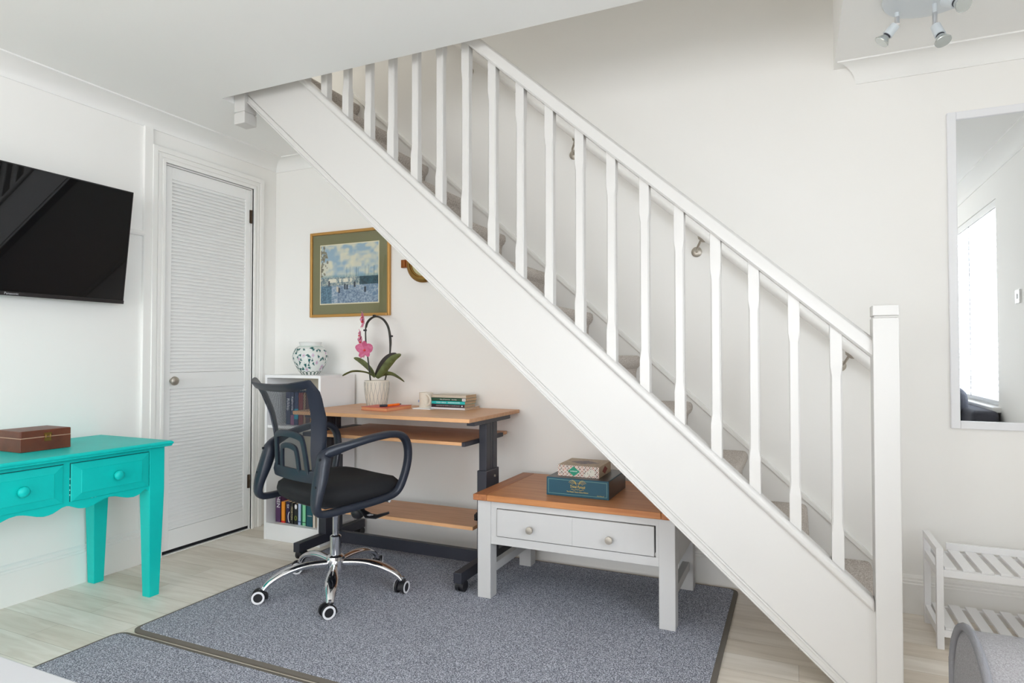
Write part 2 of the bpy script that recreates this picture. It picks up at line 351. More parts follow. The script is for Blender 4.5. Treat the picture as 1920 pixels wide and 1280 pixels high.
# side window with venetian blind
def window(name, horizontal, a0, a1, z0, z1, plane, out):
    r = empty(name, (plane, a0, z0) if not horizontal else (a0, plane, z0)); r['kind'] = 'structure'
    def B(mb, c0, c1, d0, d1, e0, e1):
        if horizontal: mb.box(c0, c1, *sorted((plane+out*d0, plane+out*d1)), e0, e1)
        else: mb.box(*sorted((plane+out*d0, plane+out*d1)), c0, c1, e0, e1)
        return mb
    fr = MB(); n = 3
    B(fr, a0, a1, .06, .12, z0, z0+.05); B(fr, a0, a1, .06, .12, z1-.05, z1)
    for i in range(n+1):
        c = a0+.025+(a1-a0-.05)*i/n; B(fr, c-.025, c+.025, .06, .12, z0+.05, z1-.05)
    B(fr, a0, a1, .07, .1, (z0+z1)/2+.25, (z0+z1)/2+.28)
    build(fr, 'window_frame', M_white, r, bevel=.003)
    B(g := MB(), a0+.03, a1-.03, .086, .09, z0+.03, z1-.03); build(g, 'pane', M_glass, r)
    B(s := MB(), a0-.06, a1+.06, -.045, .06, z0-.035, z0-.001); build(s, 'window_sill', M_trim, r, bevel=.006)
    return r
window('window_1', False, WY0, WY1, WZ0, WZ1, XR, 1)
window('window_2', True, VX0, VX1, VZ0, VZ1, YR, -1)
bl = tag(empty('venetian_blind', (XR+.03, WY0, WZ0)), 'white slatted venetian blind in the side window seen in the wall mirror', 'blind')
mb = MB()
for i in range(31):
    z = WZ0+.05+i*.041; mb.prism([(XR+.008, z-.006), (XR+.03, z+.001), (XR+.052, z+.008), (XR+.052, z+.0095), (XR+.03, z+.004), (XR+.008, z-.0045)], 'y', WY0+.02, WY1-.015)
M_slat = bpy.data.materials.new('thin_white_slat'); M_slat.use_nodes = True; nt = M_slat.node_tree
tl = nt.nodes.new('ShaderNodeBsdfTranslucent'); tl.inputs[0].default_value = (.9, .92, .95, 1); mxs = nt.nodes.new('ShaderNodeMixShader'); mxs.inputs[0].default_value = .05
nt.nodes['Principled BSDF'].inputs['Base Color'].default_value = (.88, .88, .88, 1)
nt.links.new(nt.nodes['Principled BSDF'].outputs[0], mxs.inputs[1]); nt.links.new(tl.outputs[0], mxs.inputs[2]); nt.links.new(mxs.outputs[0], nt.nodes['Material Output'].inputs[0])
build(mb, 'slats', M_slat, bl); box('head_rail', M_white, (XR+.004, XR+.055, WY0+.01, WY1-.01, WZ1-.05, WZ1-.002), bl, .002)
box('bottom_rail', M_white, (XR+.01, XR+.05, WY0+.02, WY1-.015, WZ0+.015, WZ0+.035), bl, .002)
for y in (-.6, -.1, .4, .72): box('ladder_cord', M_black if y == .4 else M_silver, (XR+.006, XR+.008, y-.003, y+.003, WZ0+.03, WZ1-.04), bl)
sw = tag(empty('light_switch', (XR, 1.555, 1.34)), 'small white light switch beside the window, reflected in the mirror', 'switch')
box('switch_plate', M_white, (XR-.01, XR, 1.515, 1.595, 1.345, 1.425), sw, .003); box('rocker', M_silver, (XR-.014, XR-.009, 1.548, 1.562, 1.372, 1.4), sw, .001)

# ------------------------------------------------------------------ the staircase
T = .8935
YS = 2.25
st = tag(empty('staircase', (.25, 2.265, 0)), 'white painted staircase with carpeted steps climbing along the back wall', 'staircase')
def slab(c0, c1, x0, x1, ya, yb): return MB().prism([(x0, c0-T*x0), (x1, c0-T*x1), (x1, c1-T*x1), (x0, c1-T*x0)], 'y', ya, yb)
xn, xd = .2165, -2.428
sb = MB().prism([(xn, .46-T*xn), (xn, .001), (.148/T-.001, .001), (xd, .148-T*xd), (xd, .46-T*xd)], 'y', YS, YS+.035)
build(sb, 'string_board', M_gloss, st)
build(slab(.446, .487, xd, xn, YS-.014, YS+.052), 'string_capping', M_gloss, st, bevel=.011, seg=4)
mb = MB()
for c0, c1, ya in ((.108, .147, YS-.003), (.108, .117, YS-.008), (.137, .146, YS-.007)):
    xe = c0/T-.001; mb.prism([(xe, .0015), (xe+(c1-c0)/T, .0015), (xd, c1-T*xd), (xd, c0-T*xd)], 'y', ya, YS+.04)
build(mb, 'string_moulding', M_gloss, st, bevel=.002)
build(MB().prism([(.36, .15), (.36, .02), (.1, .02), (-2.43, .13-T*-2.43), (-2.43, .473-T*-2.43)], 'y', 3.007, YB-.0005), 'wall_string', M_trim, st)
mb = slab(.45, .473, -2.43, .352, 2.997, 3.01); mb.prism([(a, b) for a, b in ((.352, .155), (.352, .136), (-2.43, .45+T*2.43-.012), (-2.43, .45+T*2.43-.004))], 'y', 3.003, 3.01)
build(mb, 'wall_string_capping', M_trim, st, bevel=.002)
def post(z0, z1, x0, x1, ya, yb, grooves, g=.003):
    zs = sorted(grooves); mb = MB(); cur = z0
    for z in zs+[None]:
        top = (z-.003) if z else z1; mb.box(x0, x1, ya, yb, cur, top)
        if z: mb.box(x0+g, x1-g, ya+g, yb-g, top, z+.003); cur = z+.003
    return mb
build(post(0, 1.203, xn, .2875, 2.226, 2.304, [1.167]), 'newel_post', M_gloss, st, bevel=.004, seg=3)
build(post(2.176, 3.75, -2.498, xd, 2.228, 2.304, [2.232, 3.70]), 'newel_post', M_gloss, st, bevel=.004, seg=3)
# handrail: rounded section swept along the slope
def hr_sec(w, h):
    P = []
    for i in range(9): t = pi*i/8; P.append((-w/2*cos(t), h/2-w/2*.55+w/2*.55*sin(t)))
    P += [(w/2*.96, -h/2+.006), (w/2*.8, -h/2), (-w/2*.8, -h/2), (-w/2*.96, -h/2+.006)]; return P
A = Vector((xn, 2.272, 1.268-T*xn)); B = Vector((xd, 2.272, 1.268-T*xd)); mb = MB(); S_ = hr_sec(.062, .05)
n_ = Vector((T, 0, 1)).normalized()
mb.rings([[Vector((q.x, q.y+p[0], q.z+p[1]*1.342)) for p in S_] for q in (A, B)])
build(mb, 'handrail', M_gloss, st, smooth=30)
def baluster(x, y=2.272, a=.0178, b=.0164):
    def ring(kf, h, ch, sl):
        P = [(h, h-ch), (h-ch, h), (-h+ch, h), (-h, h-ch), (-h, -h+ch), (-h+ch, -h), (h-ch, -h), (h, -h+ch)]
        return [Vector((x+p[0], y+p[1], (kf-T*(x+p[0])) if sl else kf)) for p in P]
    zb = .482-T*x; zt = 1.240-T*x
    mb = MB(); mb.rings([ring(.480, a, .0012, True), ring(zb+.105, a, .0012, False), ring(zb+.14, b, .0045, False), ring(zt-.155, b, .0045, False), ring(zt-.12, a, .0012, False), ring(1.243, a, .0012, True)])
    return build(mb, 'baluster', M_gloss, st)
for k in range(21): baluster(.117-.12235*k)
for k in range(12):
    xk, zk = .278-.2385*k, .194+.2131*k; r = .022
    P = [(xk-.262, zk), (xk-r, zk)]+[(xk-r+r*sin(t), zk-r+r*cos(t)) for t in (pi/8, pi/4, 3*pi/8, pi/2)]
    zb = max(zk-.2125, .001); P += [(xk-.001, zk-.036), (xk-.008, zk-.05), (xk-.02, zk-.062), (xk-.024, zk-.085), (xk-.024, zb), (xk-.05, zb), (xk-.05, zk-.03), (xk-.262, zk-.03)]
    build(MB().prism(P, 'y', YS+.036, 3.006), 'carpeted_step', M_stair, st, smooth=30)
build(MB().prism([(.12, .152-T*.12), (.12, .143-T*.12), (-2.42, .143+T*2.42), (-2.42, .152+T*2.42)], 'y', YS+.036, 3.006), 'soffit', M_wall, st)
# wall-mounted handrail
wr = tag(empty('wall_handrail', (.3, YB, .95)), 'white round handrail fixed to the wall above the stairs on metal brackets', 'handrail')
build(MB().cyl((.33, 2.952, 1.265-T*.33), (-2.6, 2.952, 1.265+T*2.6), .026, 20), 'rail', M_trim, wr, smooth=40)
for bx, bz in ((-1.019, 2.066), (-.418, 1.530), (.172, 1.003), (-1.62, 2.603)):
    r = build(MB().lathe([(.024, 0), (.024, .005), (.017, .009), (.008, .011)], M=Matrix.Rotation(pi/2, 4, 'X'), c=(bx, YB-.0005, bz), n=24), 'bracket', M_nickel, wr, smooth=40)
    q = Vector((bx+.03, 2.955, 0)); q.z = 1.265-T*q.x-.0375
    mb = MB().tube([(bx, YB-.008, bz), (bx+.004, 2.99, bz+.002), (bx+.012, 2.968, bz+.012), (q.x, q.y, q.z)], .0055, 8); build(mb, 'bracket_arm', M_nickel, r, smooth=50)
    d = Vector((1, 0, -T)).normalized(); mb = MB(); e = Vector((0, 1, 0)); nn = d.cross(e)
    mb.rings([[q+nn*0+d*(.026*cos(2*pi*k/16))*s+e*(.014*sin(2*pi*k/16))*s+Vector((T, 0, 1)).normalized()*h for k in range(16)] for s, h in ((.5, -.006), (1, .004), (1, .009))])
    build(mb, 'bracket_saddle', M_nickel, r, smooth=40)

# ------------------------------------------------------------------ rugs
def rug(name, x0, x1, ya, yb, label, rc=.045):
    def rr(x0, x1, ya, yb, r):
        P = []
        for cx, cy, a in ((x1-r, yb-r, 0), (x0+r, yb-r, pi/2), (x0+r, ya+r, pi), (x1-r, ya+r, 3*pi/2)):
            for i in range(7): t = a+pi/2*i/6; P.append((cx+r*cos(t), cy+r*sin(t)))
        return P
    r = tag(empty(name, ((x0+x1)/2, (ya+yb)/2, 0)), label, 'rug')
    build(MB().prism(rr(x0+.018, x1-.018, ya+.018, yb-.018, rc-.015), 'z', .0008, .011), 'pile', M_rug, r)
    mb = MB(); O = rr(x0, x1, ya, yb, rc); I = rr(x0+.019, x1-.019, ya+.019, yb-.019, rc-.016)
    mb.rings([[Vector((p[0], p[1], .0006)) for p in O], [Vector((p[0]+.0, p[1], .007)) for p in O], [Vector((*p, .0095)) for p in I], [Vector((*p, .0008)) for p in I]], closed=True)
    build(mb, 'binding', M_band, r); return r
rug('rug', -2.315, -.24, 1.60, 2.985, 'blue-grey flecked rug lying under the office chair and coffee table')
rug('rug', -2.335, -.26, .15, 1.585, 'blue-grey flecked rug nearer the camera, parted by a gap from the larger one')

# ------------------------------------------------------------------ bookcase
bx0, bx1, by0, by1, bz = -2.778, -2.373, 2.713, 3.008, .935
bc = tag(empty('bookcase', (-2.575, 2.86, 0)), 'low white open bookcase in the corner beside the louvred door', 'bookcase')
for a in (bx0, bx1-.016): box('side_panel', M_lam, (a, a+.016, by0, by1, 0, bz-.016), bc, .001)
box('top_panel', M_lam, (bx0, bx1, by0, by1, bz-.016, bz), bc, .001)
box('shelf', M_lam, (bx0+.016, bx1-.016, by0+.006, by1-.004, .633, .649), bc, .001)
box('shelf', M_lam, (bx0+.016, bx1-.016, by0+.002, by1-.004, .078, .094), bc, .001)
box('plinth', M_lam, (bx0+.016, bx1-.016, by0+.004, by0+.02, 0, .078), bc)
M_bback = mat('bookcase_back', (205, 198, 180), .6)
mb = MB().box(bx0+.016, -2.583, by1-.004, by1, .094, bz-.016).box(-2.580, bx1-.016, by1-.004, by1, .094, bz-.016); build(mb, 'back_panel', M_bback, bc)
# books
M_whitet = flat('white_ink', (236, 234, 236)); M_blackt = flat('black_ink', (24, 24, 30)); M_tealt = flat('dark_teal_ink', (10, 100, 104)); M_goldt = mat('gold_ink', (214, 182, 84), .4)
def book(x0, x1, y0, z0, h, depth, col, label, group, txt=None, tcol=None, tsz=.012, tz=.6, extra=None):
    m = flat('cover', col, .45); r = tag(empty('book', ((x0+x1)/2, y0+depth/2, z0)), label, 'book', group)
    mb = MB().box(x0, x0+.0018, y0, y0+depth, z0, z0+h).box(x1-.0018, x1, y0, y0+depth, z0, z0+h).box(x0, x1, y0, y0+.0022, z0, z0+h)
    build(mb, 'cover', m, r); box('pages', M_page, (x0+.0018, x1-.0018, y0+.0022, y0+depth-.004, z0+.002, z0+h-.003), r)
    if txt: text(txt, tsz, ((x0+x1)/2, y0-.0003, z0+h*tz), RX @ Matrix.Rotation(-pi/2, 4, 'Z'), tcol, 'spine_lettering', r)
    if extra: extra(r, x0, x1, y0, z0, h)
    return r
def band(col, a, b, name='spine_band'):
    return lambda r, x0, x1, y0, z0, h: box(name, flat('band', col), (x0, x1, y0-.0003, y0, z0+h*a, z0+h*b), r)
g = 'books on the upper shelf of the white bookcase'
yb = 2.775; z = .6495
book(-2.678, -2.645, yb, z, .188, .15, (66, 70, 98), 'dark blue book with pale spine lettering, first on the upper bookcase shelf', g, 'Rikko', M_whitet, .03, .62)
book(-2.644, -2.618, yb, z, .186, .15, (52, 56, 92), 'navy book with tall white handwritten spine lettering, between blue and turquoise-footed books', g, 'Katherine', M_whitet, .02, .66, band((150, 90, 130), 0, .3))
book(-2.617, -2.587, yb, z, .184, .15, (44, 58, 98), 'dark book with a turquoise lower spine on the upper bookcase shelf', g, None, None, extra=band((0, 150, 176), .18, .5))
book(-2.586, -2.552, yb, z, .184, .15, (130, 52, 48), 'thick brick-red book on the upper bookcase shelf', g)
book(-2.551, -2.532, yb, z, .184, .15, (150, 120, 92), 'slim tan book beside the brick-red one on the upper shelf', g)
book(-2.531, -2.502, yb, z, .17, .15, (86, 60, 60), 'dark maroon book on the upper bookcase shelf beside the slim tan book', g)
book(-2.501, -2.470, yb, z, .16, .15, (190, 140, 70), 'ochre book on the upper bookcase shelf, partly behind the chair frame', g)
g = 'books on the lower shelf of the white bookcase'
yb = 2.752; z = .0945
book(-2.728, -2.690, yb, z, .155, .15, (84, 50, 92), 'purple book with large white capitals on the lower bookcase shelf', g, 'HEN', M_whitet, .034, .74)
book(-2.686, -2.657, yb, z, .118, .15, (240, 148, 36), 'orange book with a red foot on the lower bookcase shelf', g, extra=band((214, 40, 40), 0, .09))
def arc(r, x0, x1, y0, z0, h):
    mb = MB(); mb.tube([((x1+.002)-.012*cos(t)-.002, y0-.0004, z0+.036+.03*sin(t)) for t in [pi*(-.45+.9*i/10) for i in range(11)]], .0022, 6); build(mb, 'white_arc', M_whitet, r)
book(-2.652, -2.622, yb, z, .12, .15, (40, 30, 70), 'dark indigo book with a white arc and letters on its spine', g, 'SX', M_whitet, .02, .8, arc)
book(-2.621, -2.595, yb, z, .118, .15, (40, 44, 40), 'black book with beige capitals up its spine, lower bookcase shelf', g, 'MORTON', flat('beige_ink', (190, 176, 140)), .017, .5)
book(-2.594, -2.563, yb, z, .116, .15, (22, 26, 28), 'thick black book with a pale shape and green emblem on its spine', g, None, None, extra=lambda r, x0, x1, y0, z0, h: (build(MB().ball(((x0+x1)/2, y0, z0+h*.85), .011, sq=(.8, .05, 1.3)), 'pale_shape', M_whitet, r), build(MB().tube([((x0+x1)/2+.007*cos(2*pi*k/12), y0-.0003, z0+.035+.012*sin(2*pi*k/12)) for k in range(12)], .0015, 5, True), 'emblem', flat('lime_ink', (150, 170, 60)), r)))
book(-2.562, -2.540, yb, z, .118, .15, (176, 196, 226), 'slim pale blue book on the lower bookcase shelf', g, extra=band((60, 80, 140), .13, .17))
book(-2.539, -2.532, yb, z, .118, .15, (40, 130, 110), 'very thin dark green book between pale blue and mint books', g)
book(-2.531, -2.505, yb, z, .118, .15, (130, 206, 160), 'mint green book on the lower bookcase shelf', g, extra=band((30, 60, 60), .13, .16))
book(-2.498, -2.450, yb-.006, z, .118, .15, (20, 84, 96), 'thick teal book standing forward on the lower bookcase shelf', g, 'I', M_potl, .045, .5)
book(-2.447, -2.428, yb-.01, z, .118, .15, (226, 214, 200), 'cream book leaning at the right end of the lower bookcase shelf', g)
# vase
def vase():
    c = Vector((-2.578, 2.86, bz)); P = [(.0, .0), (.064, 0), (.066, .004), (.086, .022), (.112, .055), (.128, .085), (.132, .105), (.128, .125), (.112, .15), (.09, .163), (.078, .168), (.08, .178), (.084, .187), (.080, .189), (.07, .17), (.02, .16)]
    # resample
    Q = []
    for i in range(1, len(P)):
        n = max(1, round(sqrt((P[i][0]-P[i-1][0])**2+(P[i][1]-P[i-1][1])**2)/.0028))
        for k in range(n): t = k/n; Q.append((P[i-1][0]*(1-t)+P[i][0]*t, P[i-1][1]*(1-t)+P[i][1]*t))
    Q.append(P[-1]); N = 200; me = bpy.data.meshes.new('porcelain_vase')
    V = [(.76*r*cos(2*pi*k/N), .76*r*sin(2*pi*k/N), z) for r, z in Q for k in range(N)]
    Fc = [(i*N+k, i*N+(k+1) % N, (i+1)*N+(k+1) % N, (i+1)*N+k) for i in range(1, len(Q)-1) for k in range(N)]
    me.from_pydata(V, [], Fc); a = me.color_attributes.new('paint', 'FLOAT_COLOR', 'POINT')
    rnd = random.Random(3); leaves = []
    while len(leaves) < 120:
        t = rnd.random()*2*pi; z = .03+rnd.random()*.125
        if all((min(abs(t-l[0]), 2*pi-abs(t-l[0]))*.12)**2+(z-l[1])**2 > .0125**2 for l in leaves):
            leaves.append((t, z, rnd.random()*2*pi, (.010+rnd.random()*.006), rnd.random() < .16))
    for i, (r, z) in enumerate(Q):
        for k in range(N):
            t = 2*pi*k/N; col = (222, 226, 222)
            if i >= len(Q)-12: col = (190, 196, 192)
            elif z > .160: col = (200, 214, 206) if z < .167 else (226, 228, 226)
            elif z < .022: col = (96, 116, 110) if (abs(((t*16/(2*pi)) % 1)-.5) > .28) != (z > .018) else (224, 224, 218)
            else:
                for lt, lz, la, lr, fl in leaves:
                    dt = t-lt
                    if dt > pi: dt -= 2*pi
                    if dt < -pi: dt += 2*pi
                    x = dt*max(r, .05); y = z-lz
                    if abs(x) > .02 or abs(y) > .02: continue
                    if fl:
                        q = sqrt(x*x+y*y); an = atan2(y, x)
                        if q < .011*(.65+.35*cos(an*8)): col = (196, 168, 196) if q > .003 else (190, 130, 90)
                        elif q < .0125 and col[0] > 200: col = (204, 206, 214)
                    else:
                        u = x*cos(la)+y*sin(la); v = -x*sin(la)+y*cos(la)
                        if abs(u) < lr and abs(v) < .62*lr*(1-(u/lr))*.62+.0002 and u > -lr*.8: col = (26, 92, 92)
                        elif abs(abs(v)-.0005) < .0007 and -lr*1.5 < u < lr and col[0] > 200: col = (150, 160, 140)
            a.data[i*N+k].color = L3(col)
    for p in me.polygons: p.use_smooth = True
    o = bpy.data.objects.new('porcelain_vase', me); COL.objects.link(o); o.location = c; me.materials.append(M_paintg)
    tag(o, 'round white porcelain vase with green leaf pattern on top of the bookcase', 'vase')
vase()

# ------------------------------------------------------------------ computer desk
dk = tag(empty('computer_desk', (-1.83, 2.74, .01)), 'beech-topped computer desk with sliding shelf on a dark metal frame', 'desk')
def board(name, x0, x1, y0, y1, z0, z1): 
    o = box(name, M_beech, (x0, x1, y0+.0015, y1, z0, z1), dk, .002)
    box('edge_strip', M_beechE, (x0+.001, x1-.001, y0, y0+.0015, z0+.001, z1-.001), o); return o
board('tabletop', -2.335, -1.318, 2.465, 3.018, .747, .765)
board('keyboard_shelf', -2.275, -1.388, 2.53, 3.015, .634, .650)
board('lower_shelf', -2.275, -1.372, 2.60, 2.905, .235, .252)
for x in (-1.35, -2.30):
    s = 1 if x > -2 else -1
    box('upright', M_black, (x-.02, x+.02, 2.658, 2.70, .44, .726), dk, .003); box('upright', M_black, (x-.018, x+.018, 2.704, 2.728, .44, .726), dk, .002); box('upright', M_black, (x-.02, x+.02, 2.732, 2.775, .44, .726), dk, .003)
    box('lower_column', M_black, (x-.025, x+.025, 2.648, 2.785, .1, .505), dk, .003)
    build(MB().cyl((x+s*.025, 2.735, .47), (x+s*.029, 2.735, .47), .006, 12), 'bolt', M_nickel, dk)
    box('top_bracket', M_black, (x-.02, x+.02, 2.535, 2.93, .726, .7465), dk, .002)
    box('shelf_runner', M_black, (x-.02-(.018 if s > 0 else -.0), x-.02+(.0 if s > 0 else .058), 2.52, 2.93, .632, .652), dk, .002)
    fy = 2.415 if s > 0 else 2.46; box('foot', M_black, (x-.02, x+.02, fy, 2.99, .055, .102), dk, .003)
    for y in (fy+.03, 2.955):
        r = build(MB().cyl((x, y, .03), (x, y, .058), .006, 10), 'caster', M_nickel, dk)
        mb = MB().cyl((x-.02, y+.008, .0365), (x-.004, y+.008, .0365), .0245, 20); mb.cyl((x+.004, y+.008, .0365), (x+.02, y+.008, .0365), .0245, 20); mb.cyl((x-.013, y+.006, .042), (x+.013, y+.006, .042), .022, 16)
        build(mb, 'wheel', M_rub, r, smooth=40)
box('crossbar', M_black, (-2.28, -1.37, 2.705, 2.735, .05, .108), dk, .002)
mb = MB(); 
for k in range(5): mb.cyl((-1.388, 2.662+.012*cos(k*1.257), .284+.012*sin(k*1.257)), (-1.376, 2.662+.012*cos(k*1.257), .284+.012*sin(k*1.257)), .009, 10)
mb.cyl((-1.39, 2.662, .284), (-1.372, 2.662, .284), .013, 12); build(mb, 'star_knob', M_rub, dk)
# things on the desk
DZ_ = .7652
nb = tag(empty('notebook', (-1.96, 2.74, DZ_)), 'closed red notebook lying on the desk in front of the orchid pot', 'notebook')
qa, qb, qc = at_z(677, 768, DZ_), at_z(725, 771.5, DZ_), at_z(772, 764.5, DZ_); qd = qa+(qc-qb)*.6
def quad(name, m, z0, z1, ins=0, par=nb):
    c = (qa+qb+qc+qd)/4; P = [(p+(c-p).normalized()*ins).to_2d() for p in (qa, qb, qc, qd)]; return build(MB().prism([(p.x, p.y) for p in P], 'z', z0, z1), name, m, par)
quad('cover', flat('red_cover', (206, 96, 78)), DZ_, DZ_+.0015); quad('pages', mat('gilt_pages', (222, 158, 112), .5), DZ_+.0015, DZ_+.015, .003); quad('cover', flat('red_cover', (206, 96, 78)), DZ_+.015, DZ_+.017)
pn = tag(empty('marker_pen', (-1.96, 2.8, .79)), 'orange marker pen with dark cap lying on the red notebook', 'pen')
zp = DZ_+.0232; pa, pb, pc, pd_ = at_z(712, 760.5, zp), at_z(726, 760, zp), at_z(748, 757.5, zp), at_z(752, 757, zp)
M_orange = flat('orange_plastic', (250, 120, 20), .35)
build(MB().cyl(pb, pc, .0062, 12), 'barrel', M_orange, pn, smooth=40); build(MB().cyl(pa, pb, .0062, 12), 'cap', M_black, pn, smooth=40); build(MB().cyl(pc, pd_, .0045, 10, .002), 'tip', M_black, pn, smooth=40)
# orchid
OYP = 2.875; pc_ = at_y(706.5, 740, OYP); pxc = pc_.x; ps = 1.0
oc = tag(empty('potted_orchid', (pxc, OYP, DZ_)), 'pink orchid with an arched double stem in a ribbed cream pot', 'plant')
zt_ = at_y(706, 713, OYP).z
R = []
n = 48
def potr(t): return .052+.0155*sin(min(1, t*1.15)*pi/2)
prof = [(potr(t)*(.9 if t == 0 else 1), DZ_+(zt_-DZ_)*t) for t in (0, .04, .15, .3, .45, .6, .75, .9, 1)]
mb = MB().lathe(prof+[(potr(1)-.006, zt_), (potr(1)-.008, zt_-.02), (.02, zt_-.02)], c=(pxc, OYP, 0), n=48)
pot = build(mb, 'pot', M_pot, oc, smooth=40)
mb = MB(); hgt = zt_-DZ_
for k in range(18):
    for s in (1, -1):
        pts = []
        for i in range(25):
            t = .03+.92*i/24; ph = (t*2.6) % 2; tri = ph if ph < 1 else 2-ph
            a = 2*pi*(k+s*.5*tri)/18; r = potr(t)+.0006; pts.append((pxc+r*cos(a), OYP+r*sin(a), DZ_+hgt*t))
        mb.tube(pts, .0011, 4)
build(mb, 'pot_relief', M_potl, pot)
build(MB().lathe([(.02, zt_-.012), (potr(1)-.008, zt_-.012), (potr(1)-.02, zt_-.006), (.02, zt_-.004)], c=(pxc, OYP, 0), n=24), 'bark', M_soil, oc)
def PX(l, dy=0): return [at_y(a, b, OYP+dy) for a, b in l]
def smoothpath(P, n=6):
    out = []
    for i in range(len(P)-1):
        p0, p1, p2, p3 = P[max(i-1, 0)], P[i], P[i+1], P[min(i+2, len(P)-1)]
        for k in range(n):
            t = k/n; out.append(.5*((2*p1)+(p2-p0)*t+(2*p0-5*p1+4*p2-p3)*t*t+(3*p1-p0-3*p2+p3)*t**3))
    out.append(P[-1]); return out
s1 = [(694.5, 713), (692, 690), (689, 665), (686, 640), (685.5, 620), (687, 607), (693, 598), (702, 593.5), (711, 594), (720, 599), (727, 609), (731, 622), (733, 638), (732, 655), (730, 675), (727, 692), (722, 712)]
s2 = [(722, 712), (726, 694), (730, 670), (731, 650), (730, 630), (727, 614), (721, 603), (713, 596), (704, 594), (696, 598), (690, 605), (687, 614)]
build(MB().tube(smoothpath(PX(s1)), .0042, 8), 'stem', M_stem, oc, smooth=50)
build(MB().tube(smoothpath(PX(s2, .012)), .0032, 8), 'stem', M_stem, oc, smooth=50)
for a, b in ((702, 591.5), (684.5, 619), (733.5, 630)): build(MB().box(-.008, .008, -.007, .007, -.005, .005, Matrix.Translation(at_y(a, b, OYP))), 'stem_clip', M_rub, oc, bevel=.002)
def leaf(P, wid, m, name='leaf', dy=0, fold=.25, tilt=(0, 1, 0.3)):
    C = smoothpath([at_y(a, b, OYP+c+dy) for a, b, c in P], 5); mb = MB(); n = len(C); rows = []
    for i, p in enumerate(C):
        t = i/(n-1); w = wid*(sin(pi*min(1, t*.92+.08))**.6)*(1 if t < .97 else .2); tg = (C[min(i+1, n-1)]-C[max(i-1, 0)]).normalized()
        sd = tg.cross(Vector(tilt)).normalized(); nn = sd.cross(tg)
        rows.append([p+sd*w*q+nn*(abs(q)*w*fold) for q in (-1, -.5, 0, .5, 1)]+[p+sd*w*q+nn*(abs(q)*w*fold+.0025) for q in (1, .5, 0, -.5, -1)])
    mb.rings(rows); return build(mb, name, m, oc, smooth=60)
leaf([(706, 708, 0), (716, 696, -.01), (727, 682, -.015), (738, 671, -.02), (752, 664, -.02)], .022, M_leafd, dy=-.03)
leaf([(704, 707, 0), (711, 694, -.02), (720, 680, -.03), (731, 669, -.03), (744, 663, -.03)], .024, M_leafp, dy=.015)
leaf([(702, 706, 0), (694, 694, .01), (683, 683, .02), (672, 675, .02), (663, 671, .02)], .018, M_leafd)
leaf([(702, 708, 0), (692, 701, -.02), (678, 697.5, -.05), (662, 697, -.07), (650, 701, -.09), (642, 705, -.1)], .012, M_leafd, tilt=(0, .5, 1))
leaf([(708, 708, 0), (718, 702, -.02), (732, 701, -.03), (745, 707, -.04), (758, 716, -.05)], .013, M_leafd, tilt=(0, .8, .6))
def flower(px, py, yaw, sc, mt, dy=-.02, parts=5, pitch=0):
    c = at_y(px, py, OYP+dy); R_ = Matrix.Rotation(yaw, 4, 'Z') @ Matrix.Rotation(pitch, 4, 'X'); mb = MB()
    for k, (ang, ln, wd) in enumerate(((90, .042, .028), (18, .046, .046), (162, .046, .046), (-54, .042, .028), (-126, .042, .028))[:parts]):
        a = radians(ang); ln *= sc; wd *= sc; rows = []
        for i in range(8):
            t = i/7; w = wd*.5*sin(pi*(t*.86+.1))**.7; q = []
            for s in (-1, -.4, .4, 1): q.append((t*ln, s*w, -.012*sc*t*t+.003*abs(s)))
            P = [R_ @ Vector((x*cos(a)-y*sin(a), z, x*sin(a)+y*cos(a)))+c for x, y, z in q]
            rows.append(P+[p+R_.to_3x3() @ Vector((0, .0015, 0)) for p in P[::-1]])
        mb.rings(rows)
    f = build(mb, 'flower', mt, oc, smooth=60)
    build(MB().ball(c+R_.to_3x3() @ Vector((0, -.006, -.004)), .006*sc, 10), 'flower_centre', M_lip, f, smooth=60)
flower(684, 655, radians(15), 1.15, M_petal)
flower(677, 640, radians(-38), .95, M_petal2, -.005)
flower(675, 628, radians(-48), .8, M_petal2, -.005)
flower(681, 661, radians(-25), .85, M_petal2, .004)
flower(681, 602, radians(-40), .95, M_petal2, -.01)
flower(680, 594, radians(-55), .75, M_petal2, 0)
# mug and coaster
YM = 2.86; mc = at_y(799, 755, YM); 
co = tag(build(MB().box(mc.x-.05, mc.x+.06, YM-.055, YM+.05, DZ_, DZ_+.005), 'coaster', M_lam, bevel=.001, loc=(mc.x, YM, DZ_)), 'square white coaster under the mug on the desk', 'coaster')
mg = tag(empty('mug', (mc.x, YM, DZ_+.005)), 'cream mug with faint pastel pattern standing on a coaster', 'mug')
z = DZ_+.0055; r = .037
build(MB().lathe([(.03, z), (r-.002, z), (r, z+.004), (r, z+.079), (r-.002, z+.081), (r-.004, z+.079), (r-.004, z+.008), (.01, z+.007)], c=(mc.x, YM, 0), n=40), 'cup', M_mug, mg, smooth=40)
hx = [(mc.x+r*.7+.028*sin(t)*1.1-.002, YM-.033-.012*sin(t), z+.042+.028*cos(t)) for t in [pi*i/10 for i in range(11)]]
build(MB().tube(hx, .0055, 8), 'mug_handle', M_mug, mg, smooth=50)
build(MB().ball((mc.x-.031, YM-.021, z+.035), .008, 10, (.5, .4, 1)), 'blue_motif', flat('blue_glaze', (96, 130, 190)), mg)
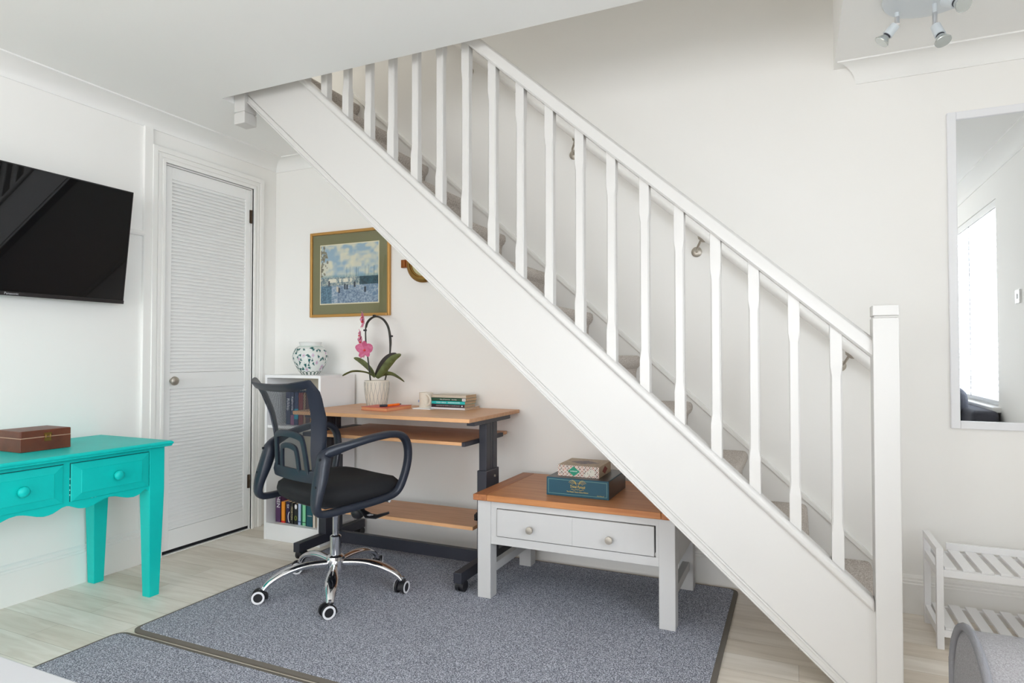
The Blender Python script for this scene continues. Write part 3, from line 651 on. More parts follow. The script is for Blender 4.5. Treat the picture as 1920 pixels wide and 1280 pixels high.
# stacked paperbacks (spines toward the room)
def flatbook(x0, x1, y0, depth, z0, th, col, label, txt=None, tc=None, extra=None, rz=0, ts=.009, pages=M_page):
    m = flat('cover', col, .4); r = tag(empty('book', ((x0+x1)/2, y0, z0), rz), label, 'book', 'paperbacks stacked on the desk')
    mb = MB().box(x0, x1, y0, y0+depth, z0, z0+.001).box(x0, x1, y0, y0+depth, z0+th-.001, z0+th).box(x0, x1, y0, y0+.0015, z0, z0+th); build(mb, 'cover', m, r)
    box('pages', pages, (x0+.002, x1-.002, y0+.0015, y0+depth-.002, z0+.001, z0+th-.001), r)
    if txt: text(txt, ts, ((x0+x1)/2, y0-.0003, z0+th/2), RX, tc, 'spine_lettering', r)
    if extra: extra(r, x0, x1, y0, z0, th)
    return r
x1 = at_y(871, 768, 2.85).x; xa = x1-.198
flatbook(xa-.01, x1+.002, 2.85, .165, DZ_, .0115, (232, 228, 232), 'white paperback at the bottom of the desk stack')
flatbook(xa, x1-.002, 2.852, .12, DZ_+.0115, .0165, (62, 40, 50), 'dark maroon paperback second from the bottom of the desk stack', 'MEURTRE DE PIERRE LE COURTAULD', M_potl, lambda r, x0, x1, y0, z0, th: build(MB().ball((x1-.014, y0, z0+th/2), .0045, 10, (1, .1, 1)), 'dot', M_whitet, r), ts=.0085)
flatbook(xa+.002, x1+.003, 2.848, .125, DZ_+.028, .0165, (40, 190, 188), 'bright turquoise paperback in the middle of the desk stack', 'INNER CIRCLE    MARIANA MARIN', M_whitet, ts=.0092)
flatbook(xa-.002, x1+.008, 2.85, .12, DZ_+.0445, .0155, (40, 84, 62), 'dark green paperback with a white spine end near the top of the desk stack', 'Out of Tomorrow    Ann Felix', M_whitet, lambda r, x0, x1, y0, z0, th: (box('spine_end', M_whitet, (x1-.022, x1-.002, y0-.0006, y0, z0+.001, z0+th-.001), r), build(MB().ball((x1-.011, y0-.0006, z0+th/2), .003, 8, (1, .1, 1)), 'spine_emblem', M_blackt, r)), ts=.008)
flatbook(xa+.0, x1+.004, 2.856, .12, DZ_+.060, .016, (206, 194, 176), 'worn cream paperback on top of the desk stack')

# ------------------------------------------------------------------ office chair (local: u right, v forward)
PHI = radians(72)
ch = empty('office_chair', (-1.873, 2.246, .011), PHI-pi/2, True)
tag(ch, 'black mesh-back office chair with loop arms and chrome five-star base', 'office chair')
zo = -.011
def Z(z): return z+zo
# base
mb = MB().lathe([(.022, Z(.098)), (.042, Z(.1)), (.045, Z(.12)), (.038, Z(.158)), (.028, Z(.165))], n=28); hub = build(mb, 'base_hub', M_chrome, ch, smooth=40)
for k in range(5):
    a = radians(18+72*k)-(PHI-pi/2); d = Vector((cos(a), sin(a), 0)); 
    pts = [d*r_+Vector((0, 0, Z(z_))) for r_, z_ in ((.02, .128), (.06, .131), (.11, .134), (.16, .132), (.21, .122), (.25, .105), (.28, .085), (.3, .062))]
    pts = smoothpath(pts, 3); m_ = len(pts)
    def sec(i, m_=m_):
        t = i/(m_-1); w = .0150+.0125*exp(-((t-.6)/.27)**2); h = .0155-.003*t
        return [(h*cos(2*pi*j/14), w*sin(2*pi*j/14)) for j in range(14)]
    build(MB().tube(pts, 0, ref=(0, 0, 1), sec=sec), 'base_leg', M_chrome, ch, smooth=50)
    c = d*.308; rot = Matrix.Translation(c) @ Matrix.Rotation(radians([94, -54, 38, 40, 60][k])-(PHI-pi/2), 4, 'Z')
    cs = build(MB().cyl(c+Vector((0, 0, Z(.045))), c+Vector((0, 0, Z(.078))), .0065, 10), 'caster', M_chrome, ch)
    mb = MB()
    hood = [(-.001, .066), (.012, .066), (.02, .055), (.006, .052)]
    mb.prism([(.022*cos(t)*1.35-.003, Z(.0305+.031*sin(t))) for t in [pi*(-.05+1.1*i/12) for i in range(13)]], 'y', -.012, .012)
    for v in mb.bm.verts: v.co = rot @ v.co
    mb.cyl(c+Vector((0, 0, Z(.05))), c+Vector((0, 0, Z(.068))), .012, 14)
    build(mb, 'caster_hood', M_rub, cs, smooth=40, bevel=.003)
    for s in (1, -1):
        def disc(r0, r1, ya, yb_):
            q = MB(); R_ = []
            for rr, yy in ((r0, ya), (r1, ya), (r1, yb_), (r0, yb_)): R_.append([rot @ Vector((-.012+rr*cos(2*pi*j/24), s*yy, Z(.0385)+rr*sin(2*pi*j/24))) for j in range(24)])
            q.rings(R_, closed=r0 > .002); return q
        def solid(r1, ya, yb_):
            q = MB(); q.rings([[rot @ Vector((-.012+rr*cos(2*pi*j/24), s*yy, Z(.0385)+rr*sin(2*pi*j/24))) for j in range(24)] for rr, yy in ((r1, ya), (r1, yb_))]); return q
        wz = build(solid(.0272, .013, .024), 'wheel', M_rub, cs, smooth=40)
        build(disc(.0185, .0262, .0235, .026), 'white_ring', M_wring, wz, smooth=40)
build(MB().lathe([(.024, Z(.155)), (.0245, Z(.246)), (.02, Z(.25)), (.014, Z(.252))], n=28), 'column_sleeve', M_chrome, ch, smooth=40)
build(MB().lathe([(.0135, Z(.25)), (.0135, Z(.33)), (.0145, Z(.332)), (.0145, Z(.405))], n=24), 'gas_lift', M_chrome, ch, smooth=40)
# mechanism
mb = MB().box(-.07, .07, -.1, .1, Z(.388), Z(.415)); build(mb, 'seat_mechanism', M_black, ch, bevel=.008)
build(MB().ball((.06, .075, Z(.348)), .032, 18), 'tension_knob', M_rub, ch, smooth=60)
mb = MB().tube([(.06, .03, Z(.385)), (.13, .05, Z(.368)), (.17, .055, Z(.352)), (.20, .075, Z(.35)), (.235, .115, Z(.366))], 0, ref=(0, 0, 1), sec=lambda i: [((.004, .005, .005, .005, .004)[i]*p, (.007, .012, .028, .026, .008)[i]*q) for p, q in ((1, -.8), (1, .8), (0, 1), (-1, .8), (-1, -.8), (0, -1))])
build(mb, 'height_lever', M_rub, ch, smooth=50)
mb = MB()
for i in range(3): mb.box(.165, .19, .045+i*.008, .049+i*.008, Z(.3575), Z(.3585))
build(mb, 'lever_marks', M_whitet, ch)
# seat cushion
mb = MB(); R_ = []
def srect(wu, wv, cv, z, n=28, p=3.2):
    out = []
    for k in range(n):
        t = 2*pi*k/n; c_, s_ = cos(t), sin(t); out.append(Vector((wu*math.copysign(abs(c_)**(2/p), c_), cv+wv*math.copysign(abs(s_)**(2/p), s_), z)))
    return out
for wu, wv, z_ in ((.05, .05, .424), (.215, .205, .424), (.238, .226, .44), (.246, .236, .465), (.240, .230, .49), (.215, .205, .506), (.15, .14, .514), (.06, .05, .512)):
    R_.append([Vector((p.x, p.y, Z(z_)+(.0 if p.y < .15 else -.022*((p.y-.15)/.1)**2)+.006*abs(p.x/.24)**2*(1 if z_ > .49 else 0))) for p in srect(wu, wv, .018, z_)])
mb.rings(R_); build(mb, 'seat', M_seat, ch, smooth=70)
R_ = [srect(a, b, .018, Z(z_)) for a, b, z_ in ((.05, .05, .408), (.16, .15, .408), (.205, .195, .418), (.215, .205, .43))]
mb = MB(); mb.rings(R_); build(mb, 'seat_pan', M_plast, ch, smooth=50)
mb = MB()
for v_ in (-.06, .11): mb.tube([(-.245, v_, Z(.42)), (0, v_, Z(.405)), (.245, v_, Z(.42))], .008, 8)
build(mb, 'seat_bar', M_chrome, ch, smooth=50)
# backrest
def bw(z):     # half width
    K = ((.53, .165), (.58, .185), (.66, .198), (.76, .212), (.86, .226), (.955, .245))
    for (a, b), (c_, d_) in zip(K, K[1:]):
        if z <= c_: return b+(d_-b)*(z-a)/(c_-a)
    return K[-1][1]
def bvv(u, z):
    K = ((.50, -.200), (.56, -.208), (.64, -.214), (.72, -.222), (.80, -.242), (.88, -.283), (.95, -.335), (.97, -.348))
    v_ = K[0][1]
    for (a, b), (c_, d_) in zip(K, K[1:]):
        if z >= a: v_ = b+(d_-b)*min(1, (z-a)/(c_-a))
    return v_+.55*u*u+4.2*max(0, abs(u)-.13)**2
def backp(u, z, off=0): return Vector((u, bvv(u, z)-off, Z(z)))
N_ = 12
def fpath():   # frame loop in (u, z)
    P = []
    for z_ in [.555+(.905-.555)*i/N_ for i in range(N_+1)]: P.append((bw(z_)-.014, z_, 0))
    P += [(bw(.95)-.020, .940, 1)]
    for i in range(1, 12): 
        u = .186-(.372)*i/12; P.append((u, .930-.010*cos(u/.22*pi/2), 1))
    P += [(-bw(.95)+.020, .940, 1)]
    for z_ in [.905-(.905-.555)*i/N_ for i in range(N_+1)]: P.append((-bw(z_)+.014, z_, 0))
    for i in range(1, 10): P.append((-.155+.31*i/10, .543, 2))
    return P
FP = fpath(); mb = MB(); nF = len(FP); ringsF = []
for i in range(nF):
    a, b = FP[(i-1) % nF], FP[(i+1) % nF]; t = Vector((b[0]-a[0], b[1]-a[1])).normalized(); nrm = Vector((t.y, -t.x))   # outward
    u, z_, k_ = FP[i]; wi = (.026, .022, .024)[k_]; wo = .010
    if k_ == 0: wi = .018+.022*min(1, max(0, (.93-z_)/.22))*min(1, max(.35, (z_-.53)/.12))
    R_ = []
    for q, dpt in ((wo, -.002), (wo+.002, .008), (wo-.003, .018), (-wi+.004, .016), (-wi, .006), (-wi+.002, -.004), (0, -.006)):
        uu, zz = u+nrm.x*q, z_+nrm.y*q; R_.append(backp(uu, zz, dpt-.006))
    ringsF.append(R_)
mb.rings(ringsF, closed=True); build(mb, 'back_frame', M_plast, ch, smooth=50)
mb = MB(); G = []
for j in range(21):
    z_ = .545+(.93-.545)*j/20; G.append([mb.v(backp((bw(z_)-.02)*(-1+2*i/20), z_)) for i in range(21)])
for j in range(20):
    for i in range(20): mb.f([G[j][i], G[j][i+1], G[j+1][i+1], G[j+1][i]])
build(mb, 'back_mesh', M_mesh, ch, smooth=60)
def lumbar(hw, z0, z1, w, inw, name):
    P = [(-hw*1.08, z0), (-hw, (z0+z1)/2), (-hw*.92, z1-.025), (-hw*.8, z1-.005), (-hw*.4, z1+.004), (0, z1+.006), (hw*.4, z1+.004), (hw*.8, z1-.005), (hw*.92, z1-.025), (hw, (z0+z1)/2), (hw*1.08, z0)]
    pts = [backp(u, z_, .012) for u, z_ in P]; pts = smoothpath(pts, 3)
    build(MB().tube(pts, 0, ref=(0, 1, 0), sec=lambda i: [(.005, -w), (.005, w), (-.004, w), (-.006, 0), (-.004, -w)]), name, M_plast, ch, smooth=40)
lumbar(.118, .55, .715, .013, 0, 'lumbar_loop'); lumbar(.066, .55, .665, .011, 0, 'lumbar_loop')
mb = MB(); mb.tube([backp(-.17+.34*i/12, .552, .010) for i in range(13)], 0, ref=(0, 1, 0), sec=lambda i: [(.008, -.022), (.008, .022), (-.006, .024), (-.011, 0), (-.006, -.024)]); build(mb, 'back_crossbar', M_plast, ch, smooth=40)
# arms
AP = [(-.193, .652, .222), (-.150, .668, .238), (-.095, .684, .258), (-.03, .699, .272), (.035, .709, .280), (.095, .712, .282), (.142, .702, .281), (.170, .675, .280), (.182, .64, .278), (.184, .60, .276), (.178, .555, .272), (.166, .51, .266), (.152, .475, .260), (.130, .452, .255), (.09, .440, .252), (.03, .432, .250), (-.05, .426, .248), (-.13, .421, .246), (-.195, .419, .244), (-.226, .424, .243), (-.240, .445, .242), (-.238, .48, .240), (-.228, .52, .236), (-.214, .565, .230), (-.202, .61, .224)]
for s in (1, -1):
    pts = [Vector((s*u, v_, Z(z_))) for v_, z_, u in AP]; pts.append(pts[0]); pts = smoothpath(pts, 3)[:-1]; m_ = len(pts)
    def sec(i, m_=m_):
        t = i/m_; f_ = (exp(-((t-.9)/.1)**2)+exp(-((t-1.0)/.05)**2)*.3); w = .0175+.015*f_+.006*exp(-((t-.18)/.12)**2); h = .0145+.010*exp(-((t-.95)/.09)**2)+.006*exp(-((t-.03)/.04)**2)
        return [(w*math.copysign(abs(cos(2*pi*j/12))**.6, cos(2*pi*j/12)), h*math.copysign(abs(sin(2*pi*j/12))**.6, sin(2*pi*j/12))) for j in range(12)]
    ar = build(MB().tube(pts, 0, closed=True, ref=(1, 0, 0), sec=sec), 'armrest', M_plast, ch, smooth=50)
    for v_, z_, u in ((-.200, .635, .232), (-.222, .53, .24)): mb = MB(); mb.cyl((s*(u+.004), v_-.012, Z(z_)), (s*(u+.004), v_-.0255, Z(z_)), .0055, 10); build(mb, 'bolt', M_rub, ar)

# ------------------------------------------------------------------ coffee table
ct = tag(empty('coffee_table', (-.838, 2.68, .011)), 'grey painted coffee table with oak top and long front drawer', 'coffee table')
lz = .011; tz = .427
for x0 in (-1.256, -.482):
    for y0 in (2.425, 2.872): box('leg', M_grey, (x0, x0+.062, y0, y0+.062, lz, tz), ct, .0025)
box('front_rail', M_grey, (-1.194, -.482, 2.430, 2.45, .397, tz), ct, .001); box('front_rail', M_grey, (-1.194, -.482, 2.430, 2.45, .243, .277), ct, .001)
box('drawer_side_stile', M_grey, (-1.194, -1.167, 2.431, 2.45, .277, .397), ct); box('drawer_side_stile', M_grey, (-.494, -.482, 2.431, 2.45, .277, .397), ct)
box('side_rail', M_grey, (-1.248, -1.228, 2.487, 2.872, .243, tz), ct); box('side_rail', M_grey, (-.44, -.42, 2.487, 2.872, .243, tz), ct)
box('back_rail', M_grey, (-1.194, -.482, 2.90, 2.92, .243, tz), ct)
for x in (-1.225, -.451): box('stretcher', M_grey, (x-.015, x+.015, 2.487, 2.872, .10, .137), ct, .002)
mb = MB().box(-1.163, -.828, 2.424, 2.44, .281, .394).box(-.8265, -.499, 2.424, 2.44, .281, .394).box(-.829, -.825, 2.4255, 2.44, .281, .394)
dw = build(mb, 'drawer', M_grey, ct, bevel=.001); box('drawer_tray', M_dark, (-1.16, -.502, 2.44, 2.85, .285, .38), dw)
for x in (-1.006, -.671): build(MB().lathe([(.008, 0), (.008, .012), (.014, .016), (.0155, .022), (.0145, .027), (.006, .028)], M=Matrix.Rotation(pi/2, 4, 'X'), c=(x, 2.424, .327), n=24), 'drawer_knob', M_nickel, dw, smooth=40)
top = build(MB().box(-1.205, -.47, 2.408, 2.952, tz+.0005, .4535), 'tabletop', M_oak, ct, bevel=.003)
box('breadboard_end', M_oak2, (-1.27, -1.2055, 2.408, 2.952, tz+.0005, .4535), top, .003); box('breadboard_end', M_oak2, (-.4695, -.405, 2.408, 2.952, tz+.0005, .4535), top, .003)
# games
M_tbox = mat('teal_card', (6, 72, 92), .5); M_tbox2 = mat('dark_card_side', (52, 50, 46), .3)
gz = .4538
gb = tag(empty('board_game_box', (-.84, 2.66, gz)), 'large dark teal board game box with gold lettering on the coffee table', 'game box')
build(MB().box(-.976, -.703, 2.524, 2.80, gz, gz+.076), 'box', M_tbox, gb, bevel=.001)
box('side_print', M_tbox2, (-.7032, -.7025, 2.528, 2.796, gz+.002, gz+.074), gb)
box('top_print', M_tbox2, (-.972, -.707, 2.528, 2.796, gz+.0758, gz+.0764), gb)
mb = MB(); a0, a1, b0, b1 = -.968, -.711, gz+.009, gz+.069; t_ = .0011
for q in ((a0, a1, b0, b0+t_), (a0, a1, b1-t_, b1), (a0, a0+t_, b0, b1), (a1-t_, a1, b0, b1)): mb.box(q[0], q[1], 2.5234, 2.524, q[2], q[3])
build(mb, 'border_print', mat('pale_teal_line', (130, 176, 160), .5), gb)
text('Trivial Pursuit', .0165, (-.838, 2.5235, gz+.043), RX, M_goldt, 'title_lettering', gb, shear=.25, sx=.72)
text('The Master Game Genus Edition', .0075, (-.838, 2.5235, gz+.0215), RX, M_goldt, 'subtitle_lettering', gb, sx=.95)
text('Horn Abbot Ltd', .0045, (-.738, 2.5235, gz+.0135), RX, M_goldt, 'small_print', gb)
mb = MB()
for s in (1, -1):
    for k in range(4):
        mb.tube([(-.838+s*(.005+.018*t+.005*k*t), 2.5236, gz+.052+.004*k*.6+.006*sin(pi*t)*(1+k*.3)) for t in [i/8 for i in range(9)]], .0006, 5)
    mb.tube([(-.838+s*.028*t, 2.5236, gz+.031+.002*sin(t*9)) for t in [i/12 for i in range(13)]], .0007, 5)
mb.box(-.8385, -.8375, 2.5234, 2.524, gz+.054, gz+.062)
build(mb, 'flourish', M_goldt, gb)
dm = tag(empty('domino_box', (-.85, 2.63, gz+.0765)), 'small cream patterned dominoes box with a green diamond atop the teal game box', 'game box')
dz = gz+.0768; dx0, dx1, dy0, dy1, dh = -.939, -.757, 2.566, 2.752, .047
box('box', mat('cream_card', (206, 188, 160), .5), (dx0, dx1, dy0, dy1, dz, dz+dh), dm, .0008)
def domp(s, t):
    x = s*.182; y = t*.047; p = .0166
    a = ((x+y)/p) % 1; b = ((x-y)/p) % 1; line = min(a, 1-a) < .11 or min(b, 1-b) < .11
    if abs(x-.071)/.027+abs(y-.0225)/.021 < 1:
        return (20, 142, 112)
    for cx_, cy_, r_ in ((.128, .012, .014), (.150, .02, .019)):
        if (x-cx_)**2+(y-cy_)**2 < r_*r_*.6 and x > .112:
            for qx, qy in ((.121, .016), (.133, .017), (.146, .026), (.152, .007), (.14, .012)):
                if (x-qx)**2+(y-qy)**2 < .0016**2: return (40, 40, 44)
            return (214, 210, 198)
    if line: return (70, 40, 40) if (int((x+y)/p)+int((x-y)/p)) % 3 else (190, 110, 90)
    if (a-.5)**2+(b-.5)**2 < .03: return (70, 36, 36)
    return (240, 232, 222)
painted('front_print', (dx0, dy0-.0005, dz), (dx1-dx0, 0, 0), (0, 0, dh), 220, 60, domp, M_paint, dm)
text('DOMINOES', .0062, (dx0+.071, dy0-.0008, dz+.0225), RX, M_whitet, 'title_lettering', dm)
def domt(s, t):
    d = abs(s-.5)/.36+abs(t-.5)/.26; 
    if d < 1: return (104, 96, 108) if vnoise(s*40, t*40) > .45 else (140, 124, 112)
    return mix((196, 178, 150), (160, 136, 116), vnoise(s*30, t*30, 5)*.8)
painted('top_print', (dx0, dy0, dz+dh+.0004), (dx1-dx0, 0, 0), (0, dy1-dy0, 0), 60, 60, domt, M_paint, dm)
build(MB().prism([(dy0+.05, dz+.022), (dy0+.09, dz+.006), (dy0+.13, dz+.022), (dy0+.09, dz+.04)], 'x', dx1, dx1+.0006), 'side_diamond', flat('red_ink', (150, 60, 46)), dm)

# ------------------------------------------------------------------ console table
cn = tag(empty('console_table', (-2.78, 1.5, 0)), 'turquoise painted console table with scalloped apron against the left wall', 'table')
cy0, cy1, cz = 1.085, 1.932, .672; xf_ = -2.548; xb_ = -3.004
def cap_board():
    mb = MB(); prof = [(0, .0), (.009, 0), (.014, .004), (.014, .009), (.019, .013), (.019, .019), (.013, .024), (0, .024)]
    R_ = []
    for d, h in prof:
        e = d-.019; R_.append([Vector((x_, y_, cz-.024+h)) for x_, y_ in ((xb_, cy0-e), (xb_, cy0-.0-e), (xf_+.03+e, cy0-e), (xf_+.03+e, cy1+e), (xb_, cy1+e))])
    R_ = [[p[0], p[2], p[3], p[4]] for p in R_]
    R2 = [[Vector(((xb_ if i in (0, 3) else p.x), p.y, p.z)) for i, p in enumerate(r_)] for r_ in R_]
    # widen so that outermost edge is at the profile's nose
    mb.rings(R2); return mb
mb = MB(); ys, ye = cy0, cy1
prof = [(.010, .0), (.004, .003), (.004, .008), (.0, .012), (.0, .018), (.006, .024)]
mb.rings([[Vector((xb_, ys+d, cz-.024+h)), Vector((-2.512-d, ys+d, cz-.024+h)), Vector((-2.512-d, ye-d, cz-.024+h)), Vector((xb_, ye-d, cz-.024+h))] for d, h in prof])
build(mb, 'tabletop', M_teal, cn, bevel=.0012)
def cleg(y0, y1, x0, x1, fy, fx):   # fy, fx: which side stays plumb
    zt2, zk = cz-.0245, .46; mb = MB(); b = .046
    def r4(x0, x1, y0, y1, z_): return [Vector((x0, y0, z_)), Vector((x1, y0, z_)), Vector((x1, y1, z_)), Vector((x0, y1, z_))]
    mx_, my_ = (x0+x1)/2, (y0+y1)/2
    mb.rings([r4(mx_-b/2, mx_+b/2, my_-b/2, my_+b/2, 0.0), r4(x0, x1, y0, y1, zk), r4(x0, x1, y0, y1, zt2)]); return build(mb, 'leg', M_teal, cn, bevel=.002)
for y_ in (1.845, 1.1):
    cleg(y_, y_+.07, xf_-.066, xf_, 0, 0); cleg(y_+.006, y_+.076, xb_+.004, xb_+.072, 0, 0)
half = [(1.845, .462), (1.832, .472), (1.823, .470), (1.80, .455), (1.778, .450), (1.75, .453), (1.723, .461), (1.70, .469), (1.676, .472), (1.655, .469), (1.631, .461), (1.61, .453), (1.587, .448), (1.57, .449), (1.554, .452), (1.535, .461), (1.523, .467), (1.5085, .470)]
sc = half+[(2*1.5075-y_, z_) for y_, z_ in half[::-1][1:]]
sc = [(y_, z_) for y_, z_ in sc]
P = sc+[(1.17, cz-.0245), (1.845, cz-.0245)]
build(MB().prism(P, 'x', xf_-.022, xf_-.006), 'apron', M_teal, cn)
mb = MB()
P2 = [(y_, z_) for y_, z_ in sc]; 
box('side_apron', M_teal, (xb_+.07, xf_-.066, 1.89, 1.908, .47, cz-.0245), cn); box('back_apron', M_teal, (xb_+.008, xb_+.024, 1.17, 1.851, .47, cz-.0245), cn)
for ya, yb_ in ((1.522, 1.842), (1.173, 1.493)):
    mb = MB(); x0 = xf_-.006; z0, z1 = .484, .630
    rings_ = []
    for d, o_ in ((0, .0004), (0, .004), (.002, .006), (.034, .011), (.036, .0125)):
        rings_.append([Vector((x0+o_, ya+d, z0+d*.8)), Vector((x0+o_, yb_-d, z0+d*.8)), Vector((x0+o_, yb_-d, z1-d*.8)), Vector((x0+o_, ya+d, z1-d*.8))])
    mb.rings(rings_); d_ = build(mb, 'drawer', M_teal, cn)
    mb = MB(); 
    for q in ((ya-.003, yb_+.003, z1, z1+.0025), (ya-.003, ya, z0, z1), (yb_, yb_+.002, z0, z1)): mb.box(x0-.0005, x0+.0006, *q)
    build(mb, 'drawer_gap', flat('shadow_gap', (2, 60, 62)), d_)
    build(MB().lathe([(.009, 0), (.010, .008), (.018, .014), (.0205, .02), (.018, .027), (.008, .031)], M=Matrix.Rotation(pi/2, 4, 'Y'), c=(x0+.012, (ya+yb_)/2+.012, .559), n=24), 'drawer_knob', M_teal, d_, smooth=50)
mb = MB(); rnd = random.Random(9)
for i in range(9): y_ = 1.60+i*.011+rnd.random()*.006; z_ = .4815+.010*(i/9)+rnd.random()*.002; mb.box(xf_-.0062, xf_-.0056, y_, y_+.004+rnd.random()*.006, z_, z_+.0016)
for i in range(4): z_ = .50+i*.022+rnd.random()*.01; mb.box(xf_-.0062, xf_-.005, 1.519, 1.521, z_, z_+.006)
build(mb, 'paint_chips', M_chip, cn)
# brown box
bb = tag(empty('brown_box', (-2.83, 1.55, cz)), 'brown leather-covered box with brass clasp on the turquoise console table', 'box')
q0, q1 = at_z(35, 849.5, cz), at_z(135.5, 838, cz); bxf = (q0.x+q1.x)/2; ya, yb_ = q0.y, q1.y; bd = .16
box('box_base', M_leather, (bxf-bd, bxf, ya, yb_, cz+.0005, cz+.053), bb, .002); box('box_lid', M_leather, (bxf-bd, bxf, ya, yb_, cz+.0545, cz+.082), bb, .003)
box('seam', M_stitch, (bxf-bd+.001, bxf-.0008, ya+.0008, yb_-.0008, cz+.052, cz+.0555), bb)
ym = (ya+yb_)/2+.004; mb = MB().box(bxf, bxf+.003, ym-.012, ym+.012, cz+.037, cz+.051).box(bxf, bxf+.004, ym-.013, ym+.013, cz+.056, cz+.070); mb.cyl((bxf+.004, ym-.008, cz+.051), (bxf+.004, ym-.008, cz+.062), .002, 6); mb.cyl((bxf+.004, ym+.008, cz+.051), (bxf+.004, ym+.008, cz+.062), .002, 6)
build(mb, 'clasp', M_brass, bb)

# ------------------------------------------------------------------ television
tv = empty('television', (-2.9, 1.5, 1.56), 0); tag(tv, 'black flat-screen television tilted forward on the left wall', 'television')
y0, y1 = 1.035, 1.988; Mt = Matrix.Translation((-2.915, 0, 1.56)) @ Matrix.Rotation(radians(7.2), 4, 'Y')
hh = .268
build(MB().box(-.028, 0, y0, y1, -hh, hh, Mt), 'casing', M_bezel, tv, bevel=.002)
build(MB().box(0, .0012, y0+.006, y1-.006, -hh+.018, hh-.006, Mt), 'screen', M_screen, tv)
build(MB().box(0, .003, y0, y1, -hh, -hh+.016, Mt), 'lower_bezel', mat('lower_bezel', (34, 30, 32), .35), tv, bevel=.001)
text('Panasonic', .0135, Mt @ Vector((.0033, 1.512, -hh+.0085)), Mt.to_3x3().to_4x4() @ Matrix.Rotation(pi/2, 4, 'Z') @ RX, M_logo, 'logo', tv)
build(MB().box(-3.019, -2.93, 1.38, 1.64, 1.45, 1.66), 'wall_bracket', M_black, tv)

# ------------------------------------------------------------------ mirror
mi = tag(empty('wall_mirror', (.82, YB, .75)), 'tall rectangular mirror with slim silver-white frame on the back wall', 'mirror')
mx0, mx1, mz0, mz1 = .562, 1.06, .757, 2.022; fw_ = .031; yf = YB-.022
mb = MB().box(mx0, mx0+fw_, yf, YB-.001, mz0, mz1).box(mx1-fw_, mx1, yf, YB-.001, mz0, mz1).box(mx0+fw_, mx1-fw_, yf, YB-.001, mz0, mz0+fw_).box(mx0+fw_, mx1-fw_, yf, YB-.001, mz1-fw_, mz1)
build(mb, 'mirror_frame', M_silver, mi, bevel=.003); box('mirror_glass', M_mirror, (mx0+fw_-.002, mx1-fw_+.002, yf+.009, yf+.012, mz0+fw_-.002, mz1-fw_+.002), mi)

# ------------------------------------------------------------------ framed picture and porthole barometer
pf = tag(empty('framed_picture', (-2.42, YB, 1.28)), 'gold-framed harbour print with green mount above the desk', 'picture')
fx0, fx1, fz0, fz1 = -2.722, -2.133, 1.278, 1.796; yq = YB-.022; fb = .017
mb = MB().box(fx0, fx0+fb, yq, YB-.001, fz0, fz1).box(fx1-fb, fx1, yq, YB-.001, fz0, fz1).box(fx0+fb, fx1-fb, yq, YB-.001, fz0, fz0+fb).box(fx0+fb, fx1-fb, yq, YB-.001, fz1-fb, fz1)
build(mb, 'picture_frame', M_gold, pf, bevel=.004)
box('mount', mat('green_mount', (124, 122, 88), .8), (fx0+fb-.001, fx1-fb+.001, YB-.010, YB-.006, fz0+fb-.001, fz1-fb+.001), pf)
px0, px1, pz0, pz1 = -2.643, -2.217, 1.360, 1.712
box('print_border', flat('cream_border', (228, 220, 190)), (px0-.006, px1+.006, YB-.0112, YB-.010, pz0-.006, pz1+.006), pf)
def scene_print(s, t):
    n1 = vnoise(s*7, t*9, 1)*.6+vnoise(s*19, t*22, 2)*.4; n2 = vnoise(s*60, t*60, 3)
    if t > .44:
        c = mix((212, 212, 194), (150, 178, 196), (n1-.38)*3.2*(.5+.7*t)); c = mix(c, (226, 222, 196), (vnoise(s*11+5, t*13, 8)-.6)*2)
        for mx_ in (.46, .52, .63, .66, .78, .84, .93):
            if abs(s-mx_) < .004 and t < .58+.05*vnoise(mx_*50, 0): c = mix(c, (96, 120, 130), .6)
        if t < .50: c = mix(c, (96, 136, 150), .75*(1-(t-.44)/.06)*(n2*.7+.5))
    elif t > .30:
        c = mix((196, 196, 182), (90, 116, 128), n2*1.3-.15)
        if s > .68: c = mix((54, 96, 112), (28, 56, 66), n2)
        if .14 < s < .6 and vnoise(s*26, 3, 6) > .55 and .36 < t < .42: c = (226, 222, 204)
    else:
        d = t-(.3-.36*(s-.35)); c = mix((186, 196, 204), (92, 122, 152), n2*.9+n1*.5-.2)
        if d < 0 and s > .3: c = mix((84, 108, 136), (170, 186, 200), n2)
        if s < .2: c = mix((110, 146, 166), (60, 92, 112), n2)
    if s < .15-.1*abs(t-.72)*3 and t > .45: c = mix((96, 92, 78), (160, 158, 134), n2) if vnoise(s*34, t*34, 11) > .38+.9*s else c
    for fx_, fz_ in ((.33, .22), (.43, .28), (.47, .27), (.15, .34), (.78, .22), (.6, .31), (.3, .24)):
        if abs(s-fx_) < .014 and abs(t-fz_) < .045: c = (44, 56, 70) if fx_ != .3 else (206, 196, 176)
    return c
painted('print', (px0, YB-.0114, pz0), (px1-px0, 0, 0), (0, 0, pz1-pz0), 150, 130, scene_print, M_paint, pf)
box('picture_glass', M_glass, (fx0+fb-.001, fx1-fb+.001, YB-.016, YB-.0145, fz0+fb-.001, fz1-fb+.001), pf)
ba = tag(empty('porthole_barometer', (-1.90, YB, 1.57)), 'round brass porthole-style barometer half hidden behind the staircase', 'barometer')
bc_ = (-1.905, YB-.001, 1.568); RXm = Matrix.Rotation(pi/2, 4, 'X')
build(MB().lathe([(.09, 0), (.108, .004), (.112, .018), (.104, .028), (.09, .034), (.084, .034), (.082, .026), (.076, .026), (.074, .020)], M=RXm, c=bc_, n=48), 'case', M_brass, ba, smooth=40)
